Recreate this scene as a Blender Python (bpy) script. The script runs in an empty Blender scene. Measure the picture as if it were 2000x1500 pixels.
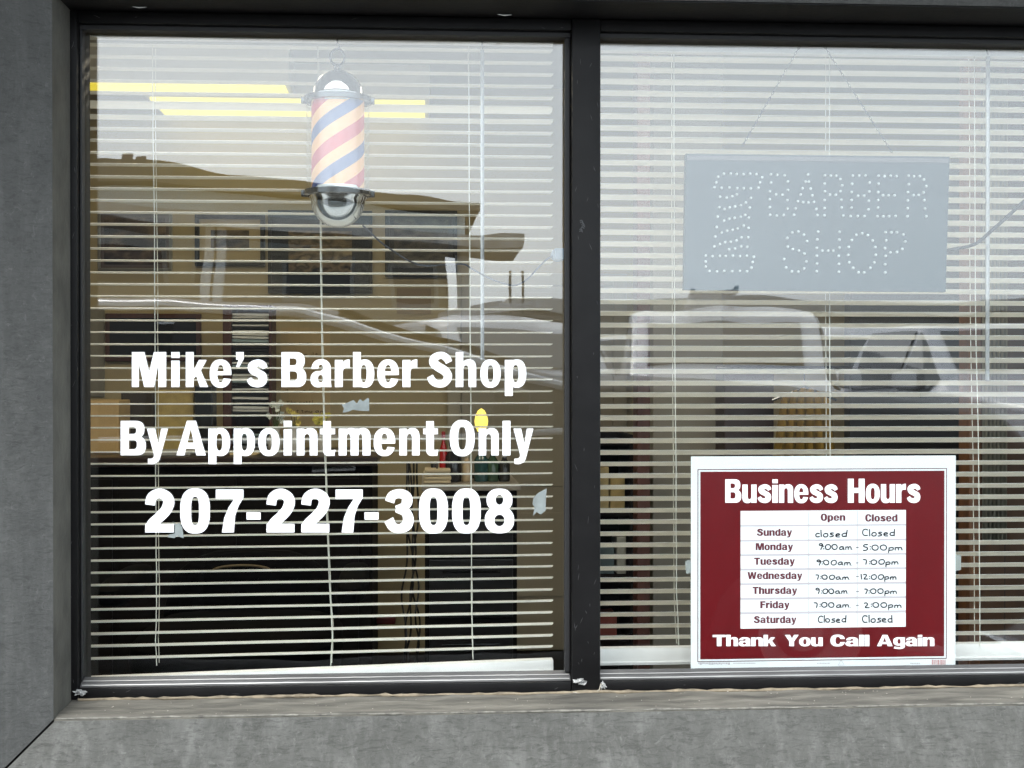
import bpy, bmesh, math, random
import numpy as np
from mathutils import Vector, Matrix
from mathutils.geometry import tessellate_polygon
R = math.radians
rnd = random.Random(7)
scene = bpy.context.scene
COL = scene.collection

# ------------------------------------------------------------------ camera
W_, F_ = 2000.0, 2667.0
CAM = Vector((0.0, -2.5, 1.25)); YAW = R(3.7); PITCH = R(-0.32)
cam_d = bpy.data.cameras.new("camera"); cam = bpy.data.objects.new("camera", cam_d); COL.objects.link(cam)
cam_d.sensor_width = 36.0; cam_d.lens = 36.0 * F_ / W_; cam_d.clip_start = 0.02; cam_d.clip_end = 2000
fwd = Vector((math.sin(YAW) * math.cos(PITCH), math.cos(YAW) * math.cos(PITCH), math.sin(PITCH)))
rgt = Vector((math.cos(YAW), -math.sin(YAW), 0)); upv = rgt.cross(fwd)
cam.matrix_world = Matrix.Translation(CAM) @ Matrix((rgt, upv, -fwd)).transposed().to_4x4()
scene.camera = cam

# ------------------------------------------------------------------ world, sun, exposure
scene.view_settings.view_transform = 'Standard'; scene.view_settings.look = 'None'
scene.view_settings.exposure = 1.88; scene.view_settings.gamma = 1.0
w = bpy.data.worlds.new("World"); scene.world = w; w.use_nodes = True
nt = w.node_tree; nt.nodes.clear()
out = nt.nodes.new('ShaderNodeOutputWorld'); bg = nt.nodes.new('ShaderNodeBackground')
sky = nt.nodes.new('ShaderNodeTexSky'); sky.sky_type = 'NISHITA'; sky.sun_disc = False
sky.sun_elevation = R(48); sky.sun_rotation = R(200); sky.dust_density = 4.0; sky.air_density = 1.0
hs = nt.nodes.new('ShaderNodeHueSaturation'); hs.inputs['Saturation'].default_value = 0.16
nt.links.new(sky.outputs[0], hs.inputs['Color'])
mixc = nt.nodes.new('ShaderNodeMix'); mixc.data_type = 'RGBA'; mixc.inputs[0].default_value = 0.55
nt.links.new(hs.outputs[0], mixc.inputs[6]); mixc.inputs[7].default_value = (8.2, 9.4, 10.4, 1)
tc = nt.nodes.new('ShaderNodeTexCoord'); nz = nt.nodes.new('ShaderNodeTexNoise'); nz.inputs['Scale'].default_value = 2.2
nz.inputs['Detail'].default_value = 3
nt.links.new(tc.outputs['Generated'], nz.inputs['Vector'])
mr = nt.nodes.new('ShaderNodeMapRange'); mr.inputs[1].default_value = .3; mr.inputs[2].default_value = .7
mr.inputs[3].default_value = .92; mr.inputs[4].default_value = 1.08
nt.links.new(nz.outputs[0], mr.inputs[0])
vm = nt.nodes.new('ShaderNodeVectorMath'); vm.operation = 'SCALE'
nt.links.new(mixc.outputs[2], vm.inputs[0]); nt.links.new(mr.outputs[0], vm.inputs['Scale'])
nt.links.new(vm.outputs[0], bg.inputs['Color']); bg.inputs['Strength'].default_value = 0.13
nt.links.new(bg.outputs[0], out.inputs[0])
sd = bpy.data.lights.new("sun", 'SUN'); sd.energy = 0.6; sd.angle = R(25); sd.color = (1, .97, .93)
so = bpy.data.objects.new("sun", sd); COL.objects.link(so)
so.rotation_euler = (R(42), 0, R(-20))

# ------------------------------------------------------------------ helpers
def at(px, py, Y):
    """the world point at depth Y that the photograph shows at pixel (px, py)"""
    d = fwd + rgt * ((px - 1000) / F_) + upv * ((750 - py) / F_)
    return CAM + d * ((Y - CAM.y) / d.y)
def ax(px, Y, py=735): return at(px, py, Y).x
def az(py, Y, px=828): return at(px, py, Y).z

def mat(name, color, rough=.6, metal=0., var=0., scale=8., bump=0., bscale=60., coat=0., emit=None, estr=0., stretch=None, spec=.5):
    m = bpy.data.materials.get(name)
    if m: return m
    m = bpy.data.materials.new(name); m.use_nodes = True
    n = m.node_tree; b = n.nodes['Principled BSDF']
    c = (*color, 1)
    b.inputs['Base Color'].default_value = c; b.inputs['Roughness'].default_value = rough
    b.inputs['Metallic'].default_value = metal; b.inputs['Coat Weight'].default_value = coat
    b.inputs['Specular IOR Level'].default_value = spec
    if emit: b.inputs['Emission Color'].default_value = (*emit, 1); b.inputs['Emission Strength'].default_value = estr
    if var or bump:
        tcn = n.nodes.new('ShaderNodeTexCoord'); src = tcn.outputs['Object']
        if stretch:
            mp = n.nodes.new('ShaderNodeMapping'); mp.inputs['Scale'].default_value = stretch
            n.links.new(src, mp.inputs[0]); src = mp.outputs[0]
    if var:
        t = n.nodes.new('ShaderNodeTexNoise'); t.inputs['Scale'].default_value = scale; t.inputs['Detail'].default_value = 6
        n.links.new(src, t.inputs['Vector'])
        r = n.nodes.new('ShaderNodeValToRGB')
        r.color_ramp.elements[0].position = .3; r.color_ramp.elements[1].position = .7
        r.color_ramp.elements[0].color = (*[x * (1 - var) for x in color], 1)
        r.color_ramp.elements[1].color = (*[min(1, x * (1 + var)) for x in color], 1)
        n.links.new(t.outputs[0], r.inputs[0]); n.links.new(r.outputs[0], b.inputs['Base Color'])
    if bump:
        t2 = n.nodes.new('ShaderNodeTexNoise'); t2.inputs['Scale'].default_value = bscale; t2.inputs['Detail'].default_value = 8
        n.links.new(src, t2.inputs['Vector'])
        bp = n.nodes.new('ShaderNodeBump'); bp.inputs['Strength'].default_value = bump; bp.inputs['Distance'].default_value = .004
        n.links.new(t2.outputs[0], bp.inputs['Height']); n.links.new(bp.outputs[0], b.inputs['Normal'])
    return m

class MB:
    def __init__(s): s.v = []; s.f = []
    def add(s, v, f):
        o = len(s.v); s.v += [tuple(p) for p in v]; s.f += [tuple(i + o for i in q) for q in f]; return s
    def box(s, a, b):
        x0, x1 = sorted((a[0], b[0])); y0, y1 = sorted((a[1], b[1])); z0, z1 = sorted((a[2], b[2]))
        return s.add([(x0,y0,z0),(x1,y0,z0),(x1,y1,z0),(x0,y1,z0),(x0,y0,z1),(x1,y0,z1),(x1,y1,z1),(x0,y1,z1)],
              [(0,3,2,1),(4,5,6,7),(0,1,5,4),(1,2,6,5),(2,3,7,6),(3,0,4,7)])
    def rbox(s, a, b, r=.005):
        """box whose vertical and front edges are chamfered"""
        x0, x1 = sorted((a[0], b[0])); y0, y1 = sorted((a[1], b[1])); z0, z1 = sorted((a[2], b[2]))
        r = min(r, (x1-x0)*.3, (y1-y0)*.3, (z1-z0)*.3); bm = bmesh.new()
        bmesh.ops.create_cube(bm, size=1, matrix=Matrix.Translation(((x0+x1)/2,(y0+y1)/2,(z0+z1)/2)) @ Matrix.Diagonal((x1-x0,y1-y0,z1-z0,1)))
        bmesh.ops.bevel(bm, geom=bm.edges[:], offset=r, segments=2, affect='EDGES', profile=.6)
        bm.verts.index_update()
        s.add([v.co for v in bm.verts], [[v.index for v in f.verts] for f in bm.faces]); bm.free(); return s
    def prism(s, pts, y0, y1):
        """polygon in the XZ plane given as (x, z), pushed from y0 to y1"""
        n = len(pts); v = [(p[0], y0, p[1]) for p in pts] + [(p[0], y1, p[1]) for p in pts]
        tri = tessellate_polygon([[Vector((p[0], p[1], 0)) for p in pts]])
        f = [tuple(t) for t in tri] + [tuple(n + i for i in reversed(t)) for t in tri]
        f += [(i, (i+1) % n, n + (i+1) % n, n + i) for i in range(n)]
        return s.add(v, f)
    def tube(s, path, r, sides=6, closed=False, cap=True):
        P = [Vector(p) for p in path]; n = len(P); rs = r if isinstance(r, (list, tuple)) else [r] * n
        rings = []; prev = None
        for i in range(n):
            a = P[i-1] if (i or closed) else P[i]; b = P[(i+1) % n] if (i < n-1 or closed) else P[i]
            t = (b - a).normalized()
            if prev is None:
                u = t.cross(Vector((0,0,1)) if abs(t.z) < .9 else Vector((1,0,0))).normalized()
            else:
                u = prev - t * prev.dot(t); u.normalize()
            prev = u; w_ = t.cross(u)
            rings.append([P[i] + (u * math.cos(2*math.pi*k/sides) + w_ * math.sin(2*math.pi*k/sides)) * rs[i] for k in range(sides)])
        v = [q for g in rings for q in g]; f = []
        for i in range(n if closed else n-1):
            j = (i+1) % n
            for k in range(sides):
                f.append((i*sides+k, i*sides+(k+1) % sides, j*sides+(k+1) % sides, j*sides+k))
        if cap and not closed:
            f.append(tuple(range(sides))[::-1]); f.append(tuple((n-1)*sides+k for k in range(sides)))
        return s.add(v, f)
    def lathe(s, prof, c=(0,0,0), seg=32, axis='z', closed=False):
        v = []; f = []; n = len(prof)
        for (r, h) in prof:
            for k in range(seg):
                a = 2*math.pi*k/seg; x, y = r*math.cos(a), r*math.sin(a)
                p = (x, y, h) if axis == 'z' else ((h, x, y) if axis == 'x' else (x, h, y))
                v.append((c[0]+p[0], c[1]+p[1], c[2]+p[2]))
        for i in range(n-1):
            for k in range(seg): f.append((i*seg+k, i*seg+(k+1) % seg, (i+1)*seg+(k+1) % seg, (i+1)*seg+k))
        return s.add(v, f)
    def build(s, name, material, parent=None, smooth=False, loc=None):
        me = bpy.data.meshes.new(name)
        v = s.v
        me.from_pydata(v, [], s.f); me.update()
        bm = bmesh.new(); bm.from_mesh(me); bmesh.ops.recalc_face_normals(bm, faces=bm.faces[:]); bm.to_mesh(me); bm.free()
        if smooth:
            me.polygons.foreach_set('use_smooth', [True]*len(me.polygons))
            try: me.set_sharp_from_angle(angle=R(35))
            except Exception: pass
        me.materials.append(material)
        o = bpy.data.objects.new(name, me); COL.objects.link(o)
        if parent:
            o.parent = parent
            o.matrix_parent_inverse = Matrix.Identity(4)
            if PIV.get(parent.name): me.transform(Matrix.Translation(-Vector(PIV[parent.name]))); PIV[o.name] = PIV[parent.name]
        return o
PIV = {}
def thing(name, label, cat, loc=(0,0,0), group=None):
    """Empty at the base of a thing; its parts are then given in world coordinates"""
    o = bpy.data.objects.new(name, None); COL.objects.link(o); o.location = loc; o.empty_display_size = .1
    o['label'] = label; o['category'] = cat
    if group: o['group'] = group
    PIV[o.name] = tuple(loc)
    return o
def local_thing(name, label, cat, group=None):
    o = bpy.data.objects.new(name, None); COL.objects.link(o); o.empty_display_size = .1
    o['label'] = label; o['category'] = cat
    if group: o['group'] = group
    return o
def tag(o, label, cat, group=None):
    o['label'] = label; o['category'] = cat
    if group: o['group'] = group
    return o
def struct(o): o['kind'] = 'structure'; return o
def dup(root, loc, rotz, label, group=None):
    r = root.copy(); COL.objects.link(r); r.location = loc; r.rotation_euler = (0, 0, rotz); r['label'] = label
    if group: r['group'] = group
    for ch in list(root.children):
        c = ch.copy(); COL.objects.link(c); c.parent = r
        for g in ch.children:
            d = g.copy(); COL.objects.link(d); d.parent = c
    return r

# ------------------------------------------------------------------ materials
def stucco_material(name, base, light, streak, scratch=.45):
    m = bpy.data.materials.new(name); m.use_nodes = True; n = m.node_tree; b = n.nodes['Principled BSDF']
    b.inputs['Roughness'].default_value = .85; b.inputs['Specular IOR Level'].default_value = .15
    t = n.nodes.new('ShaderNodeTexCoord')
    def noise(sc, det, stretch=(1,1,1), rough=.6, dist=0.):
        mp = n.nodes.new('ShaderNodeMapping'); mp.inputs['Scale'].default_value = stretch
        n.links.new(t.outputs['Object'], mp.inputs[0])
        q = n.nodes.new('ShaderNodeTexNoise'); q.inputs['Scale'].default_value = sc; q.inputs['Detail'].default_value = det
        q.inputs['Roughness'].default_value = rough; q.inputs['Distortion'].default_value = dist
        n.links.new(mp.outputs[0], q.inputs['Vector']); return q.outputs[0]
    def ramp(src, p0, p1, c0, c1):
        r = n.nodes.new('ShaderNodeValToRGB'); r.color_ramp.elements[0].position = p0; r.color_ramp.elements[1].position = p1
        r.color_ramp.elements[0].color = (*c0, 1); r.color_ramp.elements[1].color = (*c1, 1); n.links.new(src, r.inputs[0]); return r.outputs[0]
    def mix(fac, a, bb, mode='MIX', f=None):
        q = n.nodes.new('ShaderNodeMix'); q.data_type = 'RGBA'; q.blend_type = mode
        if f is not None: q.inputs[0].default_value = f
        else: n.links.new(fac, q.inputs[0])
        for k, s_ in ((6, a), (7, bb)):
            if isinstance(s_, tuple): q.inputs[k].default_value = (*s_, 1)
            else: n.links.new(s_, q.inputs[k])
        return q.outputs[2]
    c = ramp(noise(7, 12, (1,1,.7), .8), .35, .68, base, tuple(x*1.25 for x in base))
    f1 = ramp(noise(17, 12, (1.3,1,.6), .82, .5), .44, .80, (0,0,0), (.75,.75,.75))      # pale washed patches
    c = mix(f1, c, light)
    f2 = ramp(noise(28, 8, (1,1,.07), .7), .50, .70, (0,0,0), (streak,)*3)             # water runs
    c = mix(f2, c, tuple(x*1.15 for x in light))
    f3 = ramp(noise(85, 8, (.4,1,1.5), .75, 1.2), .50, .62, (0,0,0), (scratch,)*3)             # dark trowel scratches
    c = mix(f3, c, tuple(x*.5 for x in base))
    f4 = ramp(noise(60, 8, (1,1,1), .8, 1.5), .56, .68, (0,0,0), (.4,)*3)
    c = mix(f4, c, tuple(x*1.5 for x in light))
    n.links.new(c, b.inputs['Base Color'])
    bp = n.nodes.new('ShaderNodeBump'); bp.inputs['Strength'].default_value = .8; bp.inputs['Distance'].default_value = .005
    n.links.new(noise(75, 10, (.55,1,1.3), .78, 1.0), bp.inputs['Height']); n.links.new(bp.outputs[0], b.inputs['Normal'])
    return m
M = {}
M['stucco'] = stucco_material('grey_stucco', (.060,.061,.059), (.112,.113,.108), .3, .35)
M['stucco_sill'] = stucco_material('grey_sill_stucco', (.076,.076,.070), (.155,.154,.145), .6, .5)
M['dirt'] = mat('dusty_mortar', (.120,.112,.094), .95, var=.5, scale=26, bump=.8, bscale=90, stretch=(.35,1.6,1))
M['return'] = mat('stained_stucco_return', (.07,.068,.058), .9, var=.3, scale=14, bump=.5, bscale=70)
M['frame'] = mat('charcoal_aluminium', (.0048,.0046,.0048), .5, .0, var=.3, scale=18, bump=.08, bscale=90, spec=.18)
M['bead'] = mat('weathered_aluminium_bead', (.075,.074,.074), .5, .1, var=.4, scale=12, stretch=(.3,1,4))
M['black'] = mat('black_rubber', (.008,.008,.009), .6)
M['slat'] = mat('cream_slat', (.86,.85,.80), .45, var=.04, scale=5)
M['slat2'] = mat('pale_slat', (.93,.93,.90), .4, var=.03, scale=5)
for q_ in ('slat', 'slat2'):
    n_m = M[q_].node_tree; tl_ = n_m.nodes.new('ShaderNodeBsdfTranslucent'); tl_.inputs[0].default_value = (.90,.90,.86,1)
    mx_ = n_m.nodes.new('ShaderNodeMixShader'); mx_.inputs[0].default_value = .45
    n_m.links.new(n_m.nodes['Principled BSDF'].outputs[0], mx_.inputs[1]); n_m.links.new(tl_.outputs[0], mx_.inputs[2])
    n_m.links.new(mx_.outputs[0], n_m.nodes['Material Output'].inputs[0])
M['rail'] = mat('white_rail', (.82,.82,.80), .4, var=.06, scale=20)
M['cord'] = mat('cord_white', (.74,.74,.66), .7)
M['wand'] = mat('clear_wand', (.36,.37,.37), .15, coat=.5)
M['vinyl'] = mat('white_vinyl', (.90,.90,.93), .5)
M['tape'] = mat('torn_tape', (.20,.225,.22), .6, var=.2, scale=60)
M['chrome'] = mat('chrome', (.62,.64,.66), .06, 1.0)
M['darkchrome'] = mat('dark_chrome', (.06,.065,.07), .15, 1.0)
M['led_board'] = mat('black_board', (.016,.040,.055), .6, spec=.2)
M['led_dot'] = mat('clear_bulb', (.55,.6,.6), .3)
M['sign_white'] = mat('sign_white', (.70,.735,.75), .35)
M['sign_red'] = mat('sign_red', (.12,.002,.005), .3, var=.05)
M['sign_text'] = mat('sign_text_white', (.88,.89,.9), .4)
M['sign_dark'] = mat('sign_text_maroon', (.09,.01,.02), .5)
M['ink'] = mat('ink_black', (.006,.006,.01), .7)
M['grey'] = mat('print_grey', (.42,.40,.42), .6)
M['pinkbar'] = mat('barcode_red', (.45,.2,.2), .6)
M['wall'] = mat('tan_wall', (.40,.335,.20), .8, var=.06, scale=2)
M['wall_grey'] = mat('grey_wall', (.20,.19,.16), .8, var=.08, scale=2)
M['ceiling'] = mat('ceiling_tile', (.45,.43,.38), .9, var=.05)
M['floor'] = mat('dark_floor', (.010,.007,.005), .8, spec=.1, var=.3, scale=6)
M['black_wood'] = mat('black_wood', (.0028,.0018,.0016), .7, spec=.15, var=.3, scale=9, stretch=(1,1,.2))
M['red_wood'] = mat('mahogany', (.055,.014,.007), .5, var=.3, scale=8, stretch=(4,4,.5))
M['brown_panel'] = None
M['frame_black'] = mat('picture_frame_black', (.006,.007,.009), .5, spec=.2)
M['frame_grey'] = mat('picture_frame_grey', (.15,.15,.14), .4)
M['mat_cream'] = mat('mat_cream', (.42,.35,.22), .8)
M['asphalt'] = mat('asphalt', (.06,.06,.062), .9, var=.25, scale=3, bump=.4, bscale=90)
M['concrete'] = mat('concrete', (.42,.41,.39), .9, var=.15, scale=4, bump=.3, bscale=60)

def glass_material(name, r0, tint, wavy=.0, ws=2.5):
    m = bpy.data.materials.new(name); m.use_nodes = True; n = m.node_tree; n.nodes.clear()
    o = n.nodes.new('ShaderNodeOutputMaterial'); mx = n.nodes.new('ShaderNodeMixShader')
    tr = n.nodes.new('ShaderNodeBsdfTransparent'); tr.inputs[0].default_value = (*tint, 1)
    gl = n.nodes.new('ShaderNodeBsdfGlossy'); gl.inputs['Roughness'].default_value = 0.0; gl.inputs[0].default_value = (1,1,1,1)
    lw = n.nodes.new('ShaderNodeLayerWeight'); lw.inputs[0].default_value = .5
    pw = n.nodes.new('ShaderNodeMath'); pw.operation = 'POWER'; pw.inputs[1].default_value = 5
    ma = n.nodes.new('ShaderNodeMath'); ma.operation = 'MULTIPLY_ADD'; ma.inputs[1].default_value = 1 - r0; ma.inputs[2].default_value = r0
    n.links.new(lw.outputs['Facing'], pw.inputs[0]); n.links.new(pw.outputs[0], ma.inputs[0]); n.links.new(ma.outputs[0], mx.inputs[0])
    n.links.new(tr.outputs[0], mx.inputs[1]); n.links.new(gl.outputs[0], mx.inputs[2]); n.links.new(mx.outputs[0], o.inputs[0])
    if wavy:
        t = n.nodes.new('ShaderNodeTexCoord'); q = n.nodes.new('ShaderNodeTexNoise'); q.inputs['Scale'].default_value = ws; q.inputs['Detail'].default_value = 1.5
        bp = n.nodes.new('ShaderNodeBump'); bp.inputs['Strength'].default_value = 1.; bp.inputs['Distance'].default_value = wavy
        n.links.new(t.outputs['Object'], q.inputs['Vector']); n.links.new(q.outputs[0], bp.inputs['Height']); n.links.new(bp.outputs[0], gl.inputs['Normal'])
    return m
M['pane'] = glass_material('window_glass', .066, (.97,.98,.975), .0011, 3.2)
M['acrylic'] = glass_material('clear_acrylic', .04, (.96,.97,.97))

# ------------------------------------------------------------------ heavy lettering: glyphs drawn as shapes, cut out as outlines
def ell(cx, cy, a, b, n=2.3): 
    o = []
    for k in range(48):
        t = 2*math.pi*k/48; c, s = math.cos(t), math.sin(t)
        o.append((cx + a*math.copysign(abs(c)**(2/n), c), cy + b*math.copysign(abs(s)**(2/n), s)))
    return o
def rc(x0, y0, x1, y1): return [(x0,y0),(x1,y0),(x1,y1),(x0,y1)]
def stroke(pts, ws):
    if not isinstance(ws, (list, tuple)): ws = [ws]*len(pts)
    P = [(x, y, w_) for (x, y), w_ in zip(pts, ws)]; sm = []
    E = [P[0]] + P + [P[-1]]
    for i in range(len(P)-1):
        p0, p1, p2, p3 = E[i], E[i+1], E[i+2], E[i+3]
        for k in range(6):
            t = k/6
            sm.append(tuple(.5*((2*b)+(c-a)*t+(2*a-5*b+4*c-d)*t*t+(3*b-a-3*c+d)*t**3) for a, b, c, d in zip(p0, p1, p2, p3)))
    sm.append(P[-1]); out_ = []
    nm = []
    for i in range(len(sm)):
        a = sm[max(0, i-1)]; b = sm[min(len(sm)-1, i+1)]; dx, dy = b[0]-a[0], b[1]-a[1]; l = math.hypot(dx, dy) or 1
        nm.append((-dy/l, dx/l))
    for i in range(len(sm)-1):
        a, b = sm[i], sm[i+1]; na, nb = nm[i], nm[i+1]
        out_.append(('+', [(a[0]+na[0]*a[2]/2, a[1]+na[1]*a[2]/2), (b[0]+nb[0]*b[2]/2, b[1]+nb[1]*b[2]/2), (b[0]-nb[0]*b[2]/2, b[1]-nb[1]*b[2]/2), (a[0]-na[0]*a[2]/2, a[1]-na[1]*a[2]/2)]))
    return out_
def n_(w_, top, x0=0):
    return [('+', ell(x0+w_-22, 54, 22, 25, 2.4)), ('+', rc(x0+w_-23, 0, x0+w_, 54)), ('-', rc(x0+22, -5, x0+w_-23, 50)), ('-', ell(x0+w_/2, 50, w_/2-23, 12, 2.2)), ('+', rc(x0, 0, x0+23, top))]
G = {
 'o': [('+', ell(31,38.5,31,40.5)), ('-', ell(31,38.5,8.8,24,2.8))],
 'e': [('+', ell(31,38.5,31,40.5)), ('-', ell(31,38.5,9,24.5,2.6)), ('+', rc(12,34,50,45)), ('-', [(30,26),(70,22),(70,34),(30,34)])],
 'B': [('+', rc(0,0,40,100)), ('+', ell(40,75,26,25,2.5)), ('+', ell(42,28,28,28,2.5)), ('-', rc(23,62,33,82)), ('-', ell(33,72,10,10,2.6)), ('-', rc(23,18,34,45)), ('-', ell(34,31.5,11,13.5,2.6))],
 'M': [('+', [(0,0),(0,100),(36,100),(49,44),(62,100),(97,100),(97,0),(75,0),(75,66),(63,0),(35,0),(20,66),(20,0)])],
 'i': [('+', rc(0,0,24,75.5)), ('+', rc(0,83,24,100))],
 'k': [('+', rc(0,0,23,100)), ('+', [(20,20),(20,42),(38,77.5),(61,77.5),(44,47),(65,0),(41,0),(30,32)])],
 "'": [('+', [(0,100),(22,100),(22,80),(9,57),(0,57),(7,78),(0,78)])],
 's': stroke([(51,54),(45,64),(30,69),(14,60),(17,48),(31,40),(44,31),(43,16),(29,9),(13,13),(5,24)], [15,19,20,24,24,22,24,25,20,19,15]),
 'a': [('+', ell(32,50,29,29.5)), ('-', ell(31,50,8,14,2.4)), ('-', rc(-2,18,33,52)), ('+', rc(39,0,61,52)), ('+', ell(24,22.5,24,23.5,2.2)), ('+', [(20,40),(40,52),(40,10),(20,20)]), ('-', ell(30.5,24,8.5,10.5,2.1)), ('+', rc(39,8,61,52)),('+',[(40,0),(63,0),(61,12),(40,12)])],
 'r': [('+', rc(0,0,23,77.5)), ('+', [(20,45),(20,66),(27,75),(34,78.5),(43,79),(43,54),(34,55),(26,52),(23,45)])],
 'b': [('+', ell(35,38.5,27.5,40.5)), ('-', ell(31.5,38.5,8.5,24.5,2.6)), ('+', rc(0,0,23,100))],
 'p': [('+', ell(35,38.5,27.5,40.5)), ('-', ell(31.5,38.5,8.5,24.5,2.6)), ('+', rc(0,-25,23,77.5))],
 'd': [('+', ell(27.5,38.5,27.5,40.5)), ('-', ell(31,38.5,8.5,24.5,2.6)), ('+', rc(39.5,0,62.5,100))],
 'g': [('+', ell(27.5,42,27.5,37)), ('-', ell(31,42,8.5,21,2.6)), ('+', rc(39.5,0,62.5,77.5))] + stroke([(51,4),(50,-8),(38,-17),(22,-16),(5,-12)], [23,22,17,17,17]),
 'h': n_(62, 100), 'n': n_(62, 77.5),
 'u': [('+', ell(22,23.5,22,25,2.4)), ('+', rc(0,23,23,77.5)), ('-', rc(23,27,39,90)), ('-', ell(31,27,8,12,2.2)), ('+', rc(39,0,62,77.5))],
 'm': n_(58, 77.5) + n_(58, 77.5, 35),
 'S': stroke([(62,70),(55,83),(38,91),(19,83),(16,69),(31,57),(51,45),(59,29),(48,12),(29,9),(13,17),(5,31)], [20,22,20,24,26,26,26,25,22,20,22,20]),
 'h_': [], 
 'y': [('+', [(0,77.5),(24,77.5),(34,33),(42,77.5),(62,77.5),(41,0),(37,-13),(30,-21),(18,-25),(3,-24),(3,-9),(13,-9.5),(19,-6),(21,1)])],
 'A': [('+', [(0,0),(30,100),(56,100),(84,0),(57,0),(53,19),(27,19),(23,0)]), ('-', [(31.5,37),(41,77),(49.5,37)])],
 't': [('+', rc(9,16,32,99)), ('+', rc(0,61,44,77.5)), ('+', rc(26,-1,43,15)), ('+', ell(27,17,18,18.5,2.4)), ('-', [(32,15),(50,17),(50,40),(32,40)])],
 'O': [('+', ell(36,50,36,52.5,2.4)), ('-', ell(36,50,11.5,34,2.6))],
 'l': [('+', rc(0,0,23,100))],
 '0': [('+', ell(34,50,34,52.5,2.6)), ('-', ell(34,50,9,33,3))],
 '2': [('+', rc(0,0,66,20))] + stroke([(11,64),(14,80),(24,89),(38,90),(51,81),(54,68),(47,51),(32,35),(16,20),(12,4)], [23,23,22,23,25,26,25,24,24,26]),
 '7': [('+', [(0,100),(63,100),(63,81),(52,62),(44,38),(41,0),(14,0),(19,33),(29,58),(42,78),(0,78)])],
 '-': [('+', rc(0,30,32,47))],
 '3': stroke([(9,71),(15,85),(33,91),(49,84),(51,71),(43,60),(24,55)], [23,22,20,24,26,20,14]) + stroke([(24,54),(46,48),(54,33),(50,17),(34,9),(17,13),(7,30)], [14,22,26,26,21,22,24]),
 '8': [('+', ell(34,75.5,30,26.5)), ('+', ell(34,29,34,31)), ('-', ell(34,76,9,11.5,2)), ('-', ell(34,28,12,13.5,2))],
 'H': [('+', rc(0,0,26,100)), ('+', rc(48,0,74,100)), ('+', rc(0,41,74,62))],
 'T': [('+', rc(0,80,68,100)), ('+', rc(22,0,46,100))],
 'Y': [('+', [(0,100),(28,100),(38,66),(49,100),(74,100),(49,42),(49,0),(24,0),(24,42)])],
 'C': [('+', ell(35,50,35,52.5,2.4)), ('-', ell(36,50,12,34,2.4)), ('-', rc(37,36,80,64))],
 'F': [('+', rc(0,0,25,100)), ('+', rc(0,80,60,100)), ('+', rc(0,42,54,61))],
 'W': [('+', [(0,100),(24,100),(33,40),(43,100),(65,100),(75,40),(84,100),(107,100),(89,0),(64,0),(54,55),(43,0),(18,0)])],
}
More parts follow.
